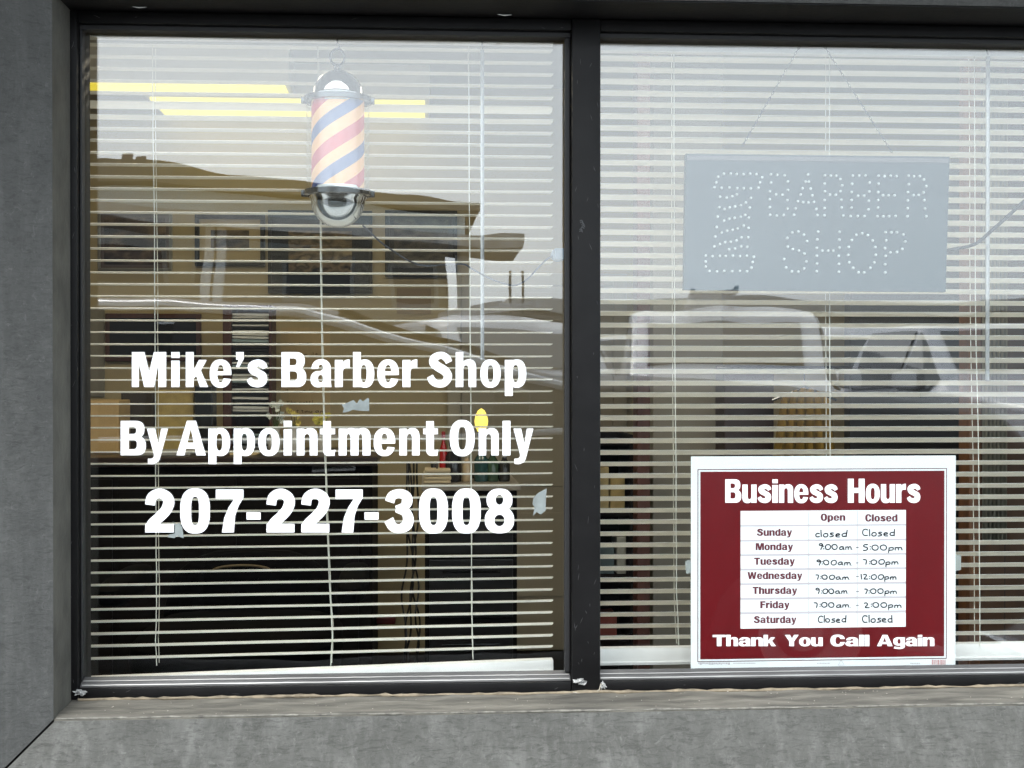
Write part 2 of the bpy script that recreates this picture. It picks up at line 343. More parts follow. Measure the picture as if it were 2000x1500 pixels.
def glyph_loops(ch, cell=1.0, ss=4):
    ops = G[ch]
    X = [p[0] for o in ops if o[0] == '+' for p in o[1]]; Yv = [p[1] for o in ops if o[0] == '+' for p in o[1]]
    x0, x1, y0, y1 = min(X)-3, max(X)+3, min(Yv)-3, max(Yv)+3
    nx, ny = int((x1-x0)/cell)+1, int((y1-y0)/cell)+1
    gx = x0 + (np.arange(nx*ss)+.5)*cell/ss; gy = y0 + (np.arange(ny*ss)+.5)*cell/ss
    GX, GY = np.meshgrid(gx, gy); F = np.zeros(GX.shape, bool)
    for s, poly in ops:
        px_ = [p[0] for p in poly]; py_ = [p[1] for p in poly]
        i0, i1 = np.searchsorted(gx, [min(px_), max(px_)]); j0, j1 = np.searchsorted(gy, [min(py_), max(py_)])
        if i1 <= i0 or j1 <= j0: continue
        sx, sy = GX[j0:j1, i0:i1], GY[j0:j1, i0:i1]; I = np.zeros(sx.shape, bool)
        for k in range(len(poly)):
            (xa, ya), (xb, yb) = poly[k], poly[k-1]
            if ya == yb: continue
            I ^= ((ya > sy) != (yb > sy)) & (sx < (xb-xa)*(sy-ya)/(yb-ya)+xa)
        if s == '+': F[j0:j1, i0:i1] |= I
        else: F[j0:j1, i0:i1] &= ~I
    V = F.reshape(ny, ss, nx, ss).mean((1, 3))
    # marching squares on the cell centres
    seg = {}
    def key(a, b): return (a, b) if a < b else (b, a)
    def pt(k):
        (xa, ya), (xb, yb) = k; va, vb = V[ya, xa], V[yb, xb]; t = (.5-va)/(vb-va)
        return (x0+(xa+(xb-xa)*t+.5)*cell, y0+(ya+(yb-ya)*t+.5)*cell)
    for j in range(ny-1):
        for i in range(nx-1):
            c = [(i,j),(i+1,j),(i+1,j+1),(i,j+1)]; b = [V[q[1], q[0]] > .5 for q in c]
            if all(b) or not any(b): continue
            cr = [k for k in range(4) if b[k] != b[(k+1) % 4]]
            pairs = [(cr[0], cr[1])] if len(cr) == 2 else ([(0,3),(1,2)] if b[0] else [(0,1),(2,3)])
            for p, q in pairs:
                kp, kq = key(c[p], c[(p+1) % 4]), key(c[q], c[(q+1) % 4])
                seg.setdefault(kp, []).append(kq); seg.setdefault(kq, []).append(kp)
    loops = []; seen = set()
    for s0 in seg:
        if s0 in seen: continue
        L = [s0]; seen.add(s0); cur = s0
        while True:
            nx_ = [q for q in seg[cur] if q not in seen]
            if not nx_: break
            cur = nx_[0]; seen.add(cur); L.append(cur)
        P = [pt(k) for k in L]
        if len(P) < 6: continue
        # simplify
        def dp(a, e):
            if e <= a+1: return []
            A, B = P[a], P[e]; dx, dy = B[0]-A[0], B[1]-A[1]; l = math.hypot(dx, dy) or 1e-9
            m_, k_ = max(((abs((P[k][0]-A[0])*dy-(P[k][1]-A[1])*dx)/l if l > 1e-6 else math.hypot(P[k][0]-A[0], P[k][1]-A[1])), k) for k in range(a+1, e))
            return dp(a, k_)+[k_]+dp(k_, e) if m_ > .22 else []
        h = len(P)//2
        idx = [0]+dp(0, h)+[h]+dp(h, len(P)-1)+[len(P)-1]
        loops.append([P[k] for k in idx])
    return loops
GL = {}
def glyph(ch):
    if ch not in GL:
        L = glyph_loops(ch)
        tri = tessellate_polygon([[Vector((x, y, 0)) for x, y in l] for l in L])
        GL[ch] = (L, tri)
    return GL[ch]
def ext(ch):
    L, _ = glyph(ch); xs = [p[0] for l in L for p in l]; return min(xs), max(xs)
def put_glyph(mb, ch, fx, th=.0003):
    """fx maps glyph units to a world point on the front plane"""
    L, tri = glyph(ch); P = [fx(x, y) for l in L for x, y in l]; n = len(P)
    v = [tuple(p) for p in P] + [(p[0], p[1]+th, p[2]) for p in P]
    f = [tuple(t) for t in tri] + [tuple(n+i for i in reversed(t)) for t in tri]; o = 0
    for l in L:
        m_ = len(l); f += [(o+i, o+(i+1) % m_, n+o+(i+1) % m_, n+o+i) for i in range(m_)]; o += m_
    mb.add(v, f)
def letters_px(mb, items, base, cap, Y):
    for ch, a, b in items:
        e0, e1 = ext(ch)
        put_glyph(mb, ch, lambda x, y: at(a+(x-e0)/(e1-e0)*(b-a), base-(base-cap)*y/100, Y))
def line_px(mb, text, x0, x1, base, cap, Y, gap=6, space=26):
    """a line of heavy lettering stretched to run from x0 to x1"""
    pos = []; x = 0
    for ch in text:
        if ch == ' ': x += space; continue
        e0, e1 = ext(ch); pos.append((ch, x-e0, e0)); x += e1-e0+gap
    tot = x-gap
    for ch, o, _ in pos:
        put_glyph(mb, ch, lambda u, v: at(x0+(u+o)/tot*(x1-x0), base-(base-cap)*v/100, Y))

# ------------------------------------------------------------------ thin handwriting
H = {
 'C': [[(44,80),(32,96),(14,90),(3,60),(6,20),(20,2),(42,10)]], 'c': [[(32,48),(20,58),(6,46),(3,22),(14,2),(34,10)]],
 'l': [[(4,100),(4,0)]], 'o': [[(20,55),(6,46),(3,22),(14,2),(32,4),(40,24),(34,48),(20,55)]],
 's': [[(34,54),(12,56),(6,40),(32,28),(34,8),(4,2)]], 'e': [[(6,28),(36,32),(30,52),(12,52),(3,26),(12,4),(38,6)]],
 'd': [[(38,52),(14,54),(3,26),(16,4),(36,14)],[(40,100),(38,0)]],
 '9': [[(38,70),(26,96),(6,86),(8,60),(34,62),(38,90),(36,40),(24,0)]], '0': [[(26,84),(6,74),(2,34),(16,4),(40,8),(50,44),(42,78),(26,84)]],
 ':': [[(4,62),(6,50)],[(4,24),(6,12)]], 'a': [[(40,50),(16,54),(3,26),(14,4),(34,14),(40,50),(40,16),(48,2)]],
 'm': [[(3,0),(5,50)],[(5,36),(18,52),(26,40),(26,2)],[(26,38),(40,52),(50,40),(52,2)]],
 'p': [[(5,50),(3,-34)],[(4,34),(20,54),(38,42),(34,10),(6,6)]], '.': [[(3,2),(5,0)]], '-': [[(0,40),(18,42)]],
 '5': [[(40,92),(10,90),(8,54),(34,54),(38,20),(20,0),(3,8)]], '7': [[(2,82),(34,84),(20,0)]], '1': [[(6,88),(8,0)]],
 '2': [[(4,72),(18,88),(34,72),(26,40),(4,4),(44,6)]], 'A': [[(0,0),(18,60),(34,0)],[(6,20),(28,20)]], 'n': [[(3,0),(5,50)],[(5,36),(18,52),(28,40),(28,2)]],
 't': [[(12,80),(12,8),(22,2)],[(0,52),(26,54)]], 'i': [[(4,50),(5,0)]], 'r': [[(4,50),(4,0)],[(4,34),(22,50)]],
 'y': [[(2,50),(16,4)],[(34,50),(6,-34)]], 'N': [[(0,0),(0,80),(34,0),(34,80)]], 'T': [[(0,80),(44,80)],[(22,80),(22,0)]], 'u': [[(3,50),(5,8),(22,4),(32,50),(34,0)]], 'w': [[(0,50),(10,0),(22,40),(34,0),(44,50)]],
 'h': [[(4,100),(4,0)],[(5,36),(18,52),(28,40),(28,2)]],
}
def hand_px(mb, text, x0, x1, base, cap, Y, r=.0005, jit=1.0, fn=None):
    pos = []; x = 0
    for ch in text:
        if ch == ' ': x += 24; continue
        X = [p[0] for s in H[ch] for p in s]; w_ = max(X)+9; pos.append((ch, x)); x += w_
    tot = max(1, x-9); fn = fn or at
    for ch, o in pos:
        dy = rnd.uniform(-4, 4)*jit; sh = rnd.uniform(-.06, .1)
        for s in H[ch]:
            q = []
            for i in range(len(s)-1):
                for k in range(3):
                    t = k/3; q.append((s[i][0]*(1-t)+s[i+1][0]*t, s[i][1]*(1-t)+s[i+1][1]*t))
            q.append(s[-1])
            for _ in range(2):
                q = [q[0]]+[((q[i-1][0]+2*q[i][0]+q[i+1][0])/4, (q[i-1][1]+2*q[i][1]+q[i+1][1])/4) for i in range(1, len(q)-1)]+[q[-1]]
            mb.tube([fn(x0+(o+u+v*sh)/tot*(x1-x0), base-(base-cap)*(v+dy)/100, Y) for u, v in q], r, 4)

# ================================================================== THE SHOP FRONT
GY = .04                                   # outer face of the panes
shop = thing('barber_shop', 'grey stucco barber shop building with a splayed surround round its dark window', 'building', (0, 0, 0))
# window opening on the frame plane Y=0
fL, fR = ax(128, 0), 3.05
fT, fB = az(32, 0), az(1357, 0)
# splayed surround: inner rectangle at Y=-.12
sd_ = -.12
iL, iT, iB, iR = ax(103, sd_), az(-5, sd_), az(1394, sd_), 3.1
def quadbox(mb, pts, th):                  # solid slab behind a planar quad
    a, b, c, d = [Vector(p) for p in pts]; n = (b-a).cross(c-a).normalized()
    if n.y > 0: n = -n
    v = [a, b, c, d] + [p - n*th for p in (a, b, c, d)]
    mb.add(v, [(0,1,2,3),(7,6,5,4),(0,4,5,1),(1,5,6,2),(2,6,7,3),(3,7,4,0)])
S1, SD = .42, .20
oL, oT, oB, oR = iL-S1, iT+S1, iB-S1, iR+S1; oy = sd_-SD
mb = MB(); mb.add([(iL,sd_,iB),(iL,sd_,iT),(oL,oy,oT),(oL,oy,oB),(iL-.06,0.05,iB),(iL-.06,.05,iT),(oL,.05,oT),(oL,.05,oB)],
                  [(0,1,2,3),(0,4,5,1),(1,5,6,2),(3,7,4,0),(2,6,7,3),(4,7,6,5)])
# subdivide not needed: the relief is in the material
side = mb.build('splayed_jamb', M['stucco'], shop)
side['label'] = 'darker grey splayed stucco face left of the window'
g = .0025
mb = MB(); mb.add([(iL+g,sd_,iB-g),(iR,sd_,iB-g),(oR,oy,oB-g),(oL+g,oy,oB-g),(iL+g,.05,iB-.05),(iR,.05,iB-.05),(oR,.05,oB-g),(oL+g,.05,oB-g)],
                  [(0,1,2,3),(0,4,5,1),(1,5,6,2),(2,6,7,3),(3,7,4,0),(4,7,6,5)])
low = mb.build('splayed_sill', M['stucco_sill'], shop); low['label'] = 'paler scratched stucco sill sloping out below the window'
mb = MB(); mb.add([(iL+g,sd_,iT+g),(iR,sd_,iT+g),(oR,oy,oT),(oL+g,oy,oT),(iL+g,.05,iT+.05),(iR,.05,iT+.05),(oR,.05,oT),(oL+g,.05,oT)],
                  [(0,1,2,3),(0,4,5,1),(1,5,6,2),(2,6,7,3),(3,7,4,0),(4,7,6,5)])
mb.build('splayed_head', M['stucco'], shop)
# returns between surround and frame
mb = MB(); mb.box((iL-.03, sd_+.003, iB), (iL-.0005, .12, iT)); mb.build('jamb_return', M['return'], shop)
mb = MB(); mb.box((iL, sd_+.003, iT+.0005), (iR, .12, iT+.04)); mb.build('head_return', M['frame'], shop)  # head return coloured dark to stand in for the shade under it
# ledge, uneven dusty top
mb = MB(); nx = 120; ny = 7; v = []; f = []
for i in range(nx+1):
    for j in range(ny+1):
        x = iL + (iR-iL)*i/nx; y = sd_+.0035 + (.10-sd_)*j/ny
        z = iB + (fB-iB)*min(1, max(0, (y-sd_)/(.0-sd_))) + .002*math.sin(x*31+y*50)*(0<j<ny) + rnd.uniform(-.0012,.0012)*(0<j<ny)
        if j == 0: z += rnd.uniform(-.001, .0022)
        v.append((x, y, z))
for i in range(nx):
    for j in range(ny): a = i*(ny+1)+j; f.append((a, a+1, a+ny+2, a+ny+1))
nb = len(v); v += [(p[0], p[1], iB-.045) for p in v[:]]
f += [(i*(ny+1), (i+1)*(ny+1), nb+(i+1)*(ny+1), nb+i*(ny+1)) for i in range(nx)]
mb.add(v, f); mb.build('ledge', M['dirt'], shop, smooth=True)['label'] = 'dusty tan mortar ledge under the window frame'
# outer wall beyond the surround
mb = MB(); mb.box((-4.5, oy, -.05), (oL-.002, oy+.25, 3.2)); mb.box((oL, oy, -.05), (oR, oy+.25, oB-.004)); mb.box((oL, oy, oT+.003), (oR, oy+.25, 3.2)); mb.box((oR+.002, oy, -.05), (5.5, oy+.25, 3.2))
mb.build('outer_wall', M['stucco'], shop)
mb = MB(); mb.rbox((-4.6, oy-.85, 2.48), (5.6, oy-.001, 2.70), .01); mb.build('canopy', M['stucco'], shop)
# room shell
BY, RL, RR, CZ = 3.7, -2.1, 3.4, 2.56
mb = MB(); mb.box((RL-.1, BY, -.05), (RR+.1, BY+.1, CZ+.1)); mb.build('back_wall', M['wall'], shop)
mb = MB(); mb.box((RL-.1, .13, 0), (RL, BY-.002, CZ)); mb.build('side_wall', M['wall'], shop)
mb = MB(); mb.box((RR, .13, 0), (RR+.1, BY-.002, CZ)); mb.build('side_wall', M['wall'], shop)
mb = MB(); mb.box((RL-.1, .13, -.04), (RR+.1, BY-.003, -.001)); mb.build('shop_floor', M['floor'], shop)
mb = MB(); mb.box((RL-.1, .13, CZ), (RR+.1, BY-.003, CZ+.08)); mb.build('shop_ceiling', M['ceiling'], shop)
# inner wall round the window (what closes the room at the front)
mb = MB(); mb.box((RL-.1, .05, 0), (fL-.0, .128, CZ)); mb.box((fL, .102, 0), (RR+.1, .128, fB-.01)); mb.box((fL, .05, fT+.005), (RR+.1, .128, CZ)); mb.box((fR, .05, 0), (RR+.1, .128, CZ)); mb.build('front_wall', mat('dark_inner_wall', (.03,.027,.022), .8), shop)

# ---- window frame
gL0, gL1 = ax(161, 0), ax(1101, 0); gR0 = ax(1173.5, 0)
hB = az(54, 0); sT = az(1336, 0)
mL, mR = ax(1117, 0), ax(1172, 0)
FD = .10
fr = MB(); fr.rbox((fL, 0, fB), (ax(151, 0), FD, fT), .0025)
fr.rbox((ax(151,0)+.0005, .0008, hB), (mL-.0005, FD, fT), .0025); fr.rbox((mR+.0005, .0008, hB), (fR, FD, fT), .0025)
fr.rbox((ax(151,0)+.0005, .0008, fB), (mL-.0005, FD, sT), .002); fr.rbox((mR+.0005, .0008, fB), (fR, FD, sT), .002)
frame = fr.build('window_frame', M['frame'], shop, smooth=True); frame['label'] = 'charcoal aluminium window frame with dull worn paint'
mu = MB(); mu.rbox((mL, -.004, fB), (mR, FD, fT), .003); mul = mu.build('mullion', M['frame'], shop, smooth=True)
mk = MB()
for k in range(7):
    x = ax(1137, -.0045)+rnd.uniform(-.003,.003); z = az(440,-.0045)+.0032*(k-3)
    mk.tube([(x-.003, -.0046, z), (x, -.0046, z+.002), (x+.003, -.0046, z-.001)], .0005, 4)
mk.build('chalk_mark', mat('chalk', (.14,.145,.15), .9), mul)
# gaskets and beads
bd = MB(); y0, y1 = .012, GY-.001
for a, b in ((ax(151,0)+.001, mL-.001), (mR+.001, fR-.01)):
    # top gasket, bottom sloping bead in two steps
    bd.add([(a,y0,sT),(b,y0,sT),(b,y0+.006,sT+.006),(a,y0+.006,sT+.006),(a,y1,sT+.0135),(b,y1,sT+.0135),(a,y1,sT),(b,y1,sT)],
           [(0,1,2,3),(3,2,5,4),(4,5,7,6),(6,7,1,0),(0,3,4,6),(1,7,5,2)])
gb = bd.build('glazing_bead', M['bead'], frame)
rd_ = MB()
for a, b in ((ax(151,0)+.004, mL-.003), (mR+.003, fR-.012)):
    for (y_, dz, r_) in ((.0135, .0030, .0016), (.024, .0088, .0010)):
        rr = random.Random(2); n = 60; rd_.tube([(a+(b-a)*i/n, y_, sT+dz+rr.uniform(-.0002,.0002)) for i in range(n+1)], r_, 6)
rd_.build('bead_ridge', mat('bright_aluminium', (.26,.26,.25), .4, .3, var=.4, scale=15, stretch=(.5,1,1)), gb, smooth=True)
wr = MB(); rr = random.Random(21)
for i in range(70):
    if i < 30: x = rr.uniform(mL+.004, mR-.004); z = rr.uniform(fB+.01, fT-.03); y_ = -.0043
    elif i < 45: x = rr.uniform(fL+.003, ax(149, 0)); z = rr.uniform(fB+.01, fT-.02); y_ = -.0003
    else: x = rr.uniform(fL, fR-.5); z = rr.uniform(fB+.002, sT-.002) if i % 2 else rr.uniform(hB+.002, fT-.004); y_ = .0005
    a = rr.uniform(-.5, .5)+(1.57 if i < 45 else 0); l = rr.uniform(.001, .007); wr.tube([(x-l*math.cos(a), y_, z-l*math.sin(a)), (x, y_, z+rr.uniform(-.0004,.0004)), (x+l*math.cos(a), y_, z+l*math.sin(a))], [.0001, rr.uniform(.0002,.0005), .0001], 4)
o = wr.build('paint_wear', mat('worn_paint', (.07,.07,.07), .8), frame); o['kind'] = 'stuff'
gk = MB()
for a, b in ((ax(151,0)+.001, mL-.001), (mR+.001, fR-.01)):
    gk.rbox((a, .014, az(68,.014)), (b, y1, hB-.0005), .002)
gk.rbox((ax(151,0)+.001, .016, sT+.014), (ax(161,.016), y1, az(68,.014)), .002)
gk.rbox((ax(1103,.02), .02, sT+.014), (mL-.001, y1, az(68,.014)), .002)
gk.rbox((mR+.001, .022, sT+.014), (mR+.0035, y1, az(68,.014)), .001)
gk.build('gasket', M['black'], frame)
# back pocket of the frame behind the glass, so that panes sit in a rebate
for (a, b, lab) in ((ax(151,0)+.002, mL-.002, 'left pane carrying white vinyl lettering'), (mR+.002, fR-.012, 'right pane with the hours sign behind it')):
    p = MB(); p.box((a, GY, sT+.001), (b, GY+.006, hB-.002)); o = p.build('pane', M['pane'], frame); o['label'] = lab
tr = MB()
for px0, px1 in ((100, 200),):
    pass
# lettering on the left pane
Yv = GY-.0004
rows = [
 ('lettering', 'first line of white vinyl lettering reading Mike\'s Barber Shop', 756, 687.5,
  [('M',257.4,324.6),('i',334.5,350.8),('k',362.8,406.5),('e',409.6,452),("'",461,476),('s',482,522),('B',549.7,598),('a',606.5,647.5),('r',654,683),('b',689.5,731),('e',737,779),('r',786,815),('S',834,883),('h',890,930),('o',938,978),('p',986,1028)]),
 ('lettering', 'second line of white vinyl lettering reading By Appointment Only', 889.5, 821.8,
  [('B',235.5,285),('y',287,328),('A',344.5,402),('p',407,449.5),('p',456.5,498),('o',504.5,546),('i',554,570),('n',579.5,620),('t',625,655),('m',661.5,723.5),('e',730,772),('n',780,819.5),('t',826.5,856),('O',878.5,927),('n',935,974),('l',981.5,997),('y',1003,1041.5)]),
 ('lettering', 'third line of white vinyl digits, the phone number 207-227-3008', 1040, 956,
  [('2',283,340.5),('0',352,410),('7',421.5,475.5),('-',481.5,509),('2',520,576),('2',588,644),('7',655.5,708.5),('-',712,739.5),('3',751,808),('0',818.5,875),('0',883,939),('8',947,1004)])]
for nm_, lab, base, cap, it in rows:
    m_ = MB(); letters_px(m_, it, base, cap, Yv); o = m_.build(nm_, M['vinyl'], frame); o['label'] = lab
# torn tape left on the glass
def scrap(pts, Y, lab, cat='tape', material=None, th=.0004, name='tape_scrap'):
    m_ = MB(); P = [at(x, y, Y) for x, y in pts]; m_.prism([(p.x, p.z) for p in P], Y, Y+th)
    return tag(m_.build(name, material or M['tape']), lab, cat)
scrap([(667,790),(680,786),(690,781),(697,788),(703,779),(709,784),(718,777),(721,779),(721,803),(700,802),(690,800),(678,805),(669,806),(672,798)], GY-.0012, 'torn grey tape scrap on the glass below the word Barber', 'tape')
scrap([(1068,954),(1066,975),(1066,997),(1056,1005),(1048,1000),(1041,1008),(1044,990),(1040,985),(1042,972),(1052,962)], GY-.0012, 'torn grey tape scrap right of the phone number', 'tape')
scrap([(337,1018),(343,1024),(350,1021),(356,1030),(359,1051),(352,1049),(346,1046),(341,1051),(326,1049),(330,1044),(341,1042),(342,1028)], GY-.0012, 'torn grey tape scrap under the first zero of the phone number', 'tape')
# paper and caulk debris in the frame corners
def crumple(c, w_, h_, lab, seed, Y=-.012, material=None):
    rr = random.Random(seed); m_ = MB(); N, A = 5, 18; v = []
    rad = [rr.uniform(.45, 1.0) for _ in range(A)]
    v.append(at(c[0], c[1], Y-.004))
    for i in range(1, N+1):
        for j in range(A):
            a = 2*math.pi*j/A; q = i/N*rad[j]; p = at(c[0]+math.cos(a)*w_*.5*q+rr.uniform(-.7,.7), c[1]+math.sin(a)*h_*.5*q+rr.uniform(-.7,.7), Y)
            v.append((p.x, Y+rr.uniform(-.008,.003)*(1-.5*i/N), p.z))
    f = [(0, 1+j, 1+(j+1) % A) for j in range(A)] + [(1+(i-1)*A+j, 1+i*A+j, 1+i*A+(j+1) % A, 1+(i-1)*A+(j+1) % A) for i in range(1, N) for j in range(A)]
    m_.add(v, f); o = m_.build('torn_tape', material or mat('torn_foil_tape', (.42,.42,.41), .5, .1, var=.6, scale=160)); tag(o, lab, 'tape')
    md = o.modifiers.new('thickness', 'SOLIDIFY'); md.thickness = .0006
crumple((157,1353), 32, 18, 'crumpled torn tape in the lower left corner of the window frame', 3, -.006)
crumple((1133,1330), 32, 16, 'crumpled torn tape at the foot of the mullion, on its left edge', 5, -.008)
crumple((1178,1338), 15, 22, 'crumpled torn tape at the foot of the mullion, on its right edge', 8, -.006)
def caulk(pts, Y, r, lab):
    m_ = MB(); m_.tube([tuple(at(x, y, Y)) for x, y in pts], [r*rnd.uniform(.6,1.3) for _ in pts], 6)
    tag(m_.build('caulk_bead', mat('old_caulk', (.34,.31,.25), .9, var=.3, scale=60), smooth=True), lab, 'caulk')
caulk([(1119,1352),(1130,1353.5),(1142,1354),(1154,1353),(1165,1352),(1171,1346),(1174,1336)], -.007, .0014, 'pale caulk bead round the foot of the mullion')
caulk([(125,1000),(126,1080),(126,1180),(127,1260),(127,1330)], -.003, .0006, 'thin pale caulk line down the left jamb')
def wander(y0, Y, r0, m_, nm, lab, x0=150, x1=2060, amp=1.0):
    rr = random.Random(int(y0)); pts = []; rad = []
    x = x0; z_ = 0
    while x < x1:
        z_ = z_*.8+rr.uniform(-amp, amp)*.5; p = at(x, 0, Y); pts.append((p.x, Y+rr.uniform(-.001,.001), y0+z_*.0011)); rad.append(r0*rr.uniform(.35, 1.5)); x += 14
    k_ = MB(); k_.tube(pts, rad, 6); o = k_.build(nm, m_, shop, smooth=True); o['label'] = lab
wander(fB+.0012, -.005, .0030, mat('tan_caulk', (.20,.165,.115), .9, var=.4, scale=50), 'sealant', 'tan sealant line along the foot of the window frame')
wander(iB+.0002, sd_+.004, .0018, mat('chipped_edge', (.155,.148,.128), .95, var=.5, scale=70), 'chipped_edge', 'pale chipped front edge of the mortar ledge', 108, 2060, .4)
rr = random.Random(5); k = MB()
for i in range(150):
    q = rr.random(); x = ax(rr.uniform(110, 2000), -.05); y_ = rr.uniform(-.115, -.008); sz = rr.uniform(.0005, .0019)
    z0_ = iB+(fB-iB)*(y_-sd_)/(-sd_)+.0008; a = rr.random()*6
    k.add([(x+sz*math.cos(a+j*1.57)*rr.uniform(.6,1.3), y_+sz*math.sin(a+j*1.57)*rr.uniform(.6,1.3), z0_) for j in range(4)]+[(x, y_, z0_+sz)], [(0,1,4),(1,2,4),(2,3,4),(3,0,4),(3,2,1,0)])
o = k.build('grit', mat('grit', (.28,.26,.22), .95, var=.5, scale=200)); o['kind'] = 'stuff'
# sticks of paint flaked off the header
for a, b, lab in ((985,29,'pale paint chip on the dark header near the mullion'), (272,14,'pale paint chip on the dark header at the left')):
    m_ = MB(); m_.tube([tuple(at(a-13, b-1, -.062)), tuple(at(a, b+1, -.062)), tuple(at(a+14, b, -.062))], [.0004,.0012,.0003], 5)
    m_.v = [(x, y, z) for x, y, z in m_.v]; tag(m_.build('paint_chip', mat('chip', (.45,.45,.43), .8)), lab, 'paint chip')

# ================================================================== BLINDS
def slat_mb(mb, x0, x1, y, z, tilt, sk=0., w_=.025, sag=0.):
    prof = []
    for k in range(5):
        u = (k/4-.5)*w_; c = .0024*(1-(2*k/4-1)**2)
        prof.append((u, c))
    T = tilt; segs = 8; v = []; f = []
    ring = [(u, c+.0003) for u, c in prof] + [(u, c-.0003) for u, c in reversed(prof)]
    for i in range(segs+1):
        t = i/segs; x = x0+(x1-x0)*t
        inset = 0
        for u, c in ring:
            xx = x + (.004*(abs(u)/(w_/2))**3 if i == 0 else (-.004*(abs(u)/(w_/2))**3 if i == segs else 0))
            # u<0 is the window side; positive tilt lifts the window side
            v.append((xx, y+u*math.cos(T)+c*math.sin(T), z-u*math.sin(T)+c*math.cos(T)+sk*(t-.5)-sag*math.sin(math.pi*t*3)**2))
    n = len(ring)
    for i in range(segs):
        for k in range(n): f.append((i*n+k, i*n+(k+1) % n, (i+1)*n+(k+1) % n, (i+1)*n+k))
    f.append(tuple(range(n))); f.append(tuple(segs*n+k for k in range(n))[::-1])
    mb.add(v, f)
def blind(label, x0, x1, py_top, py_bot, tilt_top, tilt_bot, cords, wand, material, rail_px, sk_bot, Y=.20, odd=()):
    zt, zb = az(py_top, Y), az(py_bot, Y)
    t = thing('venetian_blind', label, 'blind', ((x0+x1)/2, Y, zb), 'venetian blinds in the shop window')
    mb = MB(); mb.rbox((x0, Y-.014, zt+.012), (x1, Y+.014, zt+.037), .002); mb.build('head_rail', M['rail'], t)
    n = int(round((zt-zb)/.02305)); mb = MB()
    for k in range(n+1):
        u = k/n; z = zt+(zb-zt)*u
        tl = tilt_top+(tilt_bot-tilt_top)*u + rnd.uniform(-1.2, 1.2)
        if k in odd: tl += odd[k]
        slat_mb(mb, x0+rnd.uniform(-.001,.001), x1+rnd.uniform(-.001,.001), Y, z, R(tl), sk_bot*u**6+rnd.uniform(-.0008,.0008), sag=.0006*rnd.random())
    o = mb.build('slats', material, t, smooth=True)
    zr = az(rail_px[0], Y, 1078 if x0 < 0 else 1300); zr2 = az(rail_px[1], Y, 1078 if x0 < 0 else 1300)
    mb = MB(); s = sk_bot*2.0
    mb.rbox((x0, Y-.013, zr2), (x1, Y+.013, zr), .003)
    mb.rbox((x0+.001, Y-.0145, zr2+.004), (x1-.001, Y-.0125, zr2+.0075), .0006)
    mb.v = [(x, y, z+s*((x-x0)/(x1-x0)-1)) for x, y, z in mb.v]
    mb.build('bottom_rail', M['rail'], t, smooth=True)
    for path in cords:
        for side_, dy in (('front', -.0135), ('back', .0135)):
            mb = MB(); pts = []
            for i in range(len(path)-1):
                for k in range(4):
                    q = k/4; pts.append((path[i][0]*(1-q)+path[i+1][0]*q, path[i][1]*(1-q)+path[i+1][1]*q))
            pts.append(path[-1]); ref = [at(px, py, Y-.0135) for px, py in pts]
            mb.tube([(p.x+rnd.uniform(-.0006,.0006), Y+dy*(.95+.1*rnd.random()), p.z) for p in ref], .0009 if side_ == 'front' else .0008, 5)
            mb.build('ladder_cord', M['cord'], t, smooth=True)
    if wand:
        (wx, w0, w1) = wand; a, b = at(wx, w0, Y-.026), at(wx+1, w1, Y-.026); mb = MB()
        mb.tube([(a.x, a.y, a.z), (a.x, a.y, b.z)], .0042, 6)
        wd = mb.build('tilt_wand', M['wand'], t)
        mb = MB(); mb.tube([(a.x, a.y, a.z+.002), (a.x, a.y+.004, a.z+.012), (a.x, a.y+.012, a.z+.018)], .0016, 6); mb.build('hook', M['chrome'], wd)
    return t
YB = .20
blind('cream venetian blind in the left pane behind the white lettering', ax(168.5, YB), ax(1080, YB), 97, 1272, 2.5, 1.5,
      [[(298,88),(299,250),(302,500),(304,800),(305,1050),(306,1180),(304,1250),(306,1300)],
       [(620,88),(624,300),(627,600),(633,850),(638,1000),(645,1170),(649,1240),(646,1300)],
       [(916,88),(917,400),(919,700),(921,1000),(922,1200),(924,1288)]],
      (942, 98, 702), M['slat'], (1286, 1311), .012, YB, {4: 2, 5: 24, 6: 10, 7: 2})
blind('pale venetian blind in the right pane behind the barber board and hours sign', ax(1166, YB), ax(1926, YB)+.9, 108, 1250, 12.5, 29,
      [[(1316,100),(1317,500),(1320,900),(1321,1150),(1326,1262)], [(1620,100),(1620,600),(1622,900),(1623,1262)], [(1903,100),(1905,600),(1911,900),(1914,1262)], [(2190,100),(2192,1262)], [(2480,100),(2482,1262)]],
      (1929.5, 110, 744), M['slat2'], (1263, 1296), .0, YB)

# ================================================================== BARBER POLE
YP = .115
pc = at(660, 284, YP); cx = pc.x
def pz(py): return az(py, YP, 660)
def pr(px): return px/2667*(YP+2.5)
pole = thing('barber_pole', 'lit red white and blue striped barber pole with chrome caps hanging by a ring', 'barber pole', (cx, YP, pz(445)))
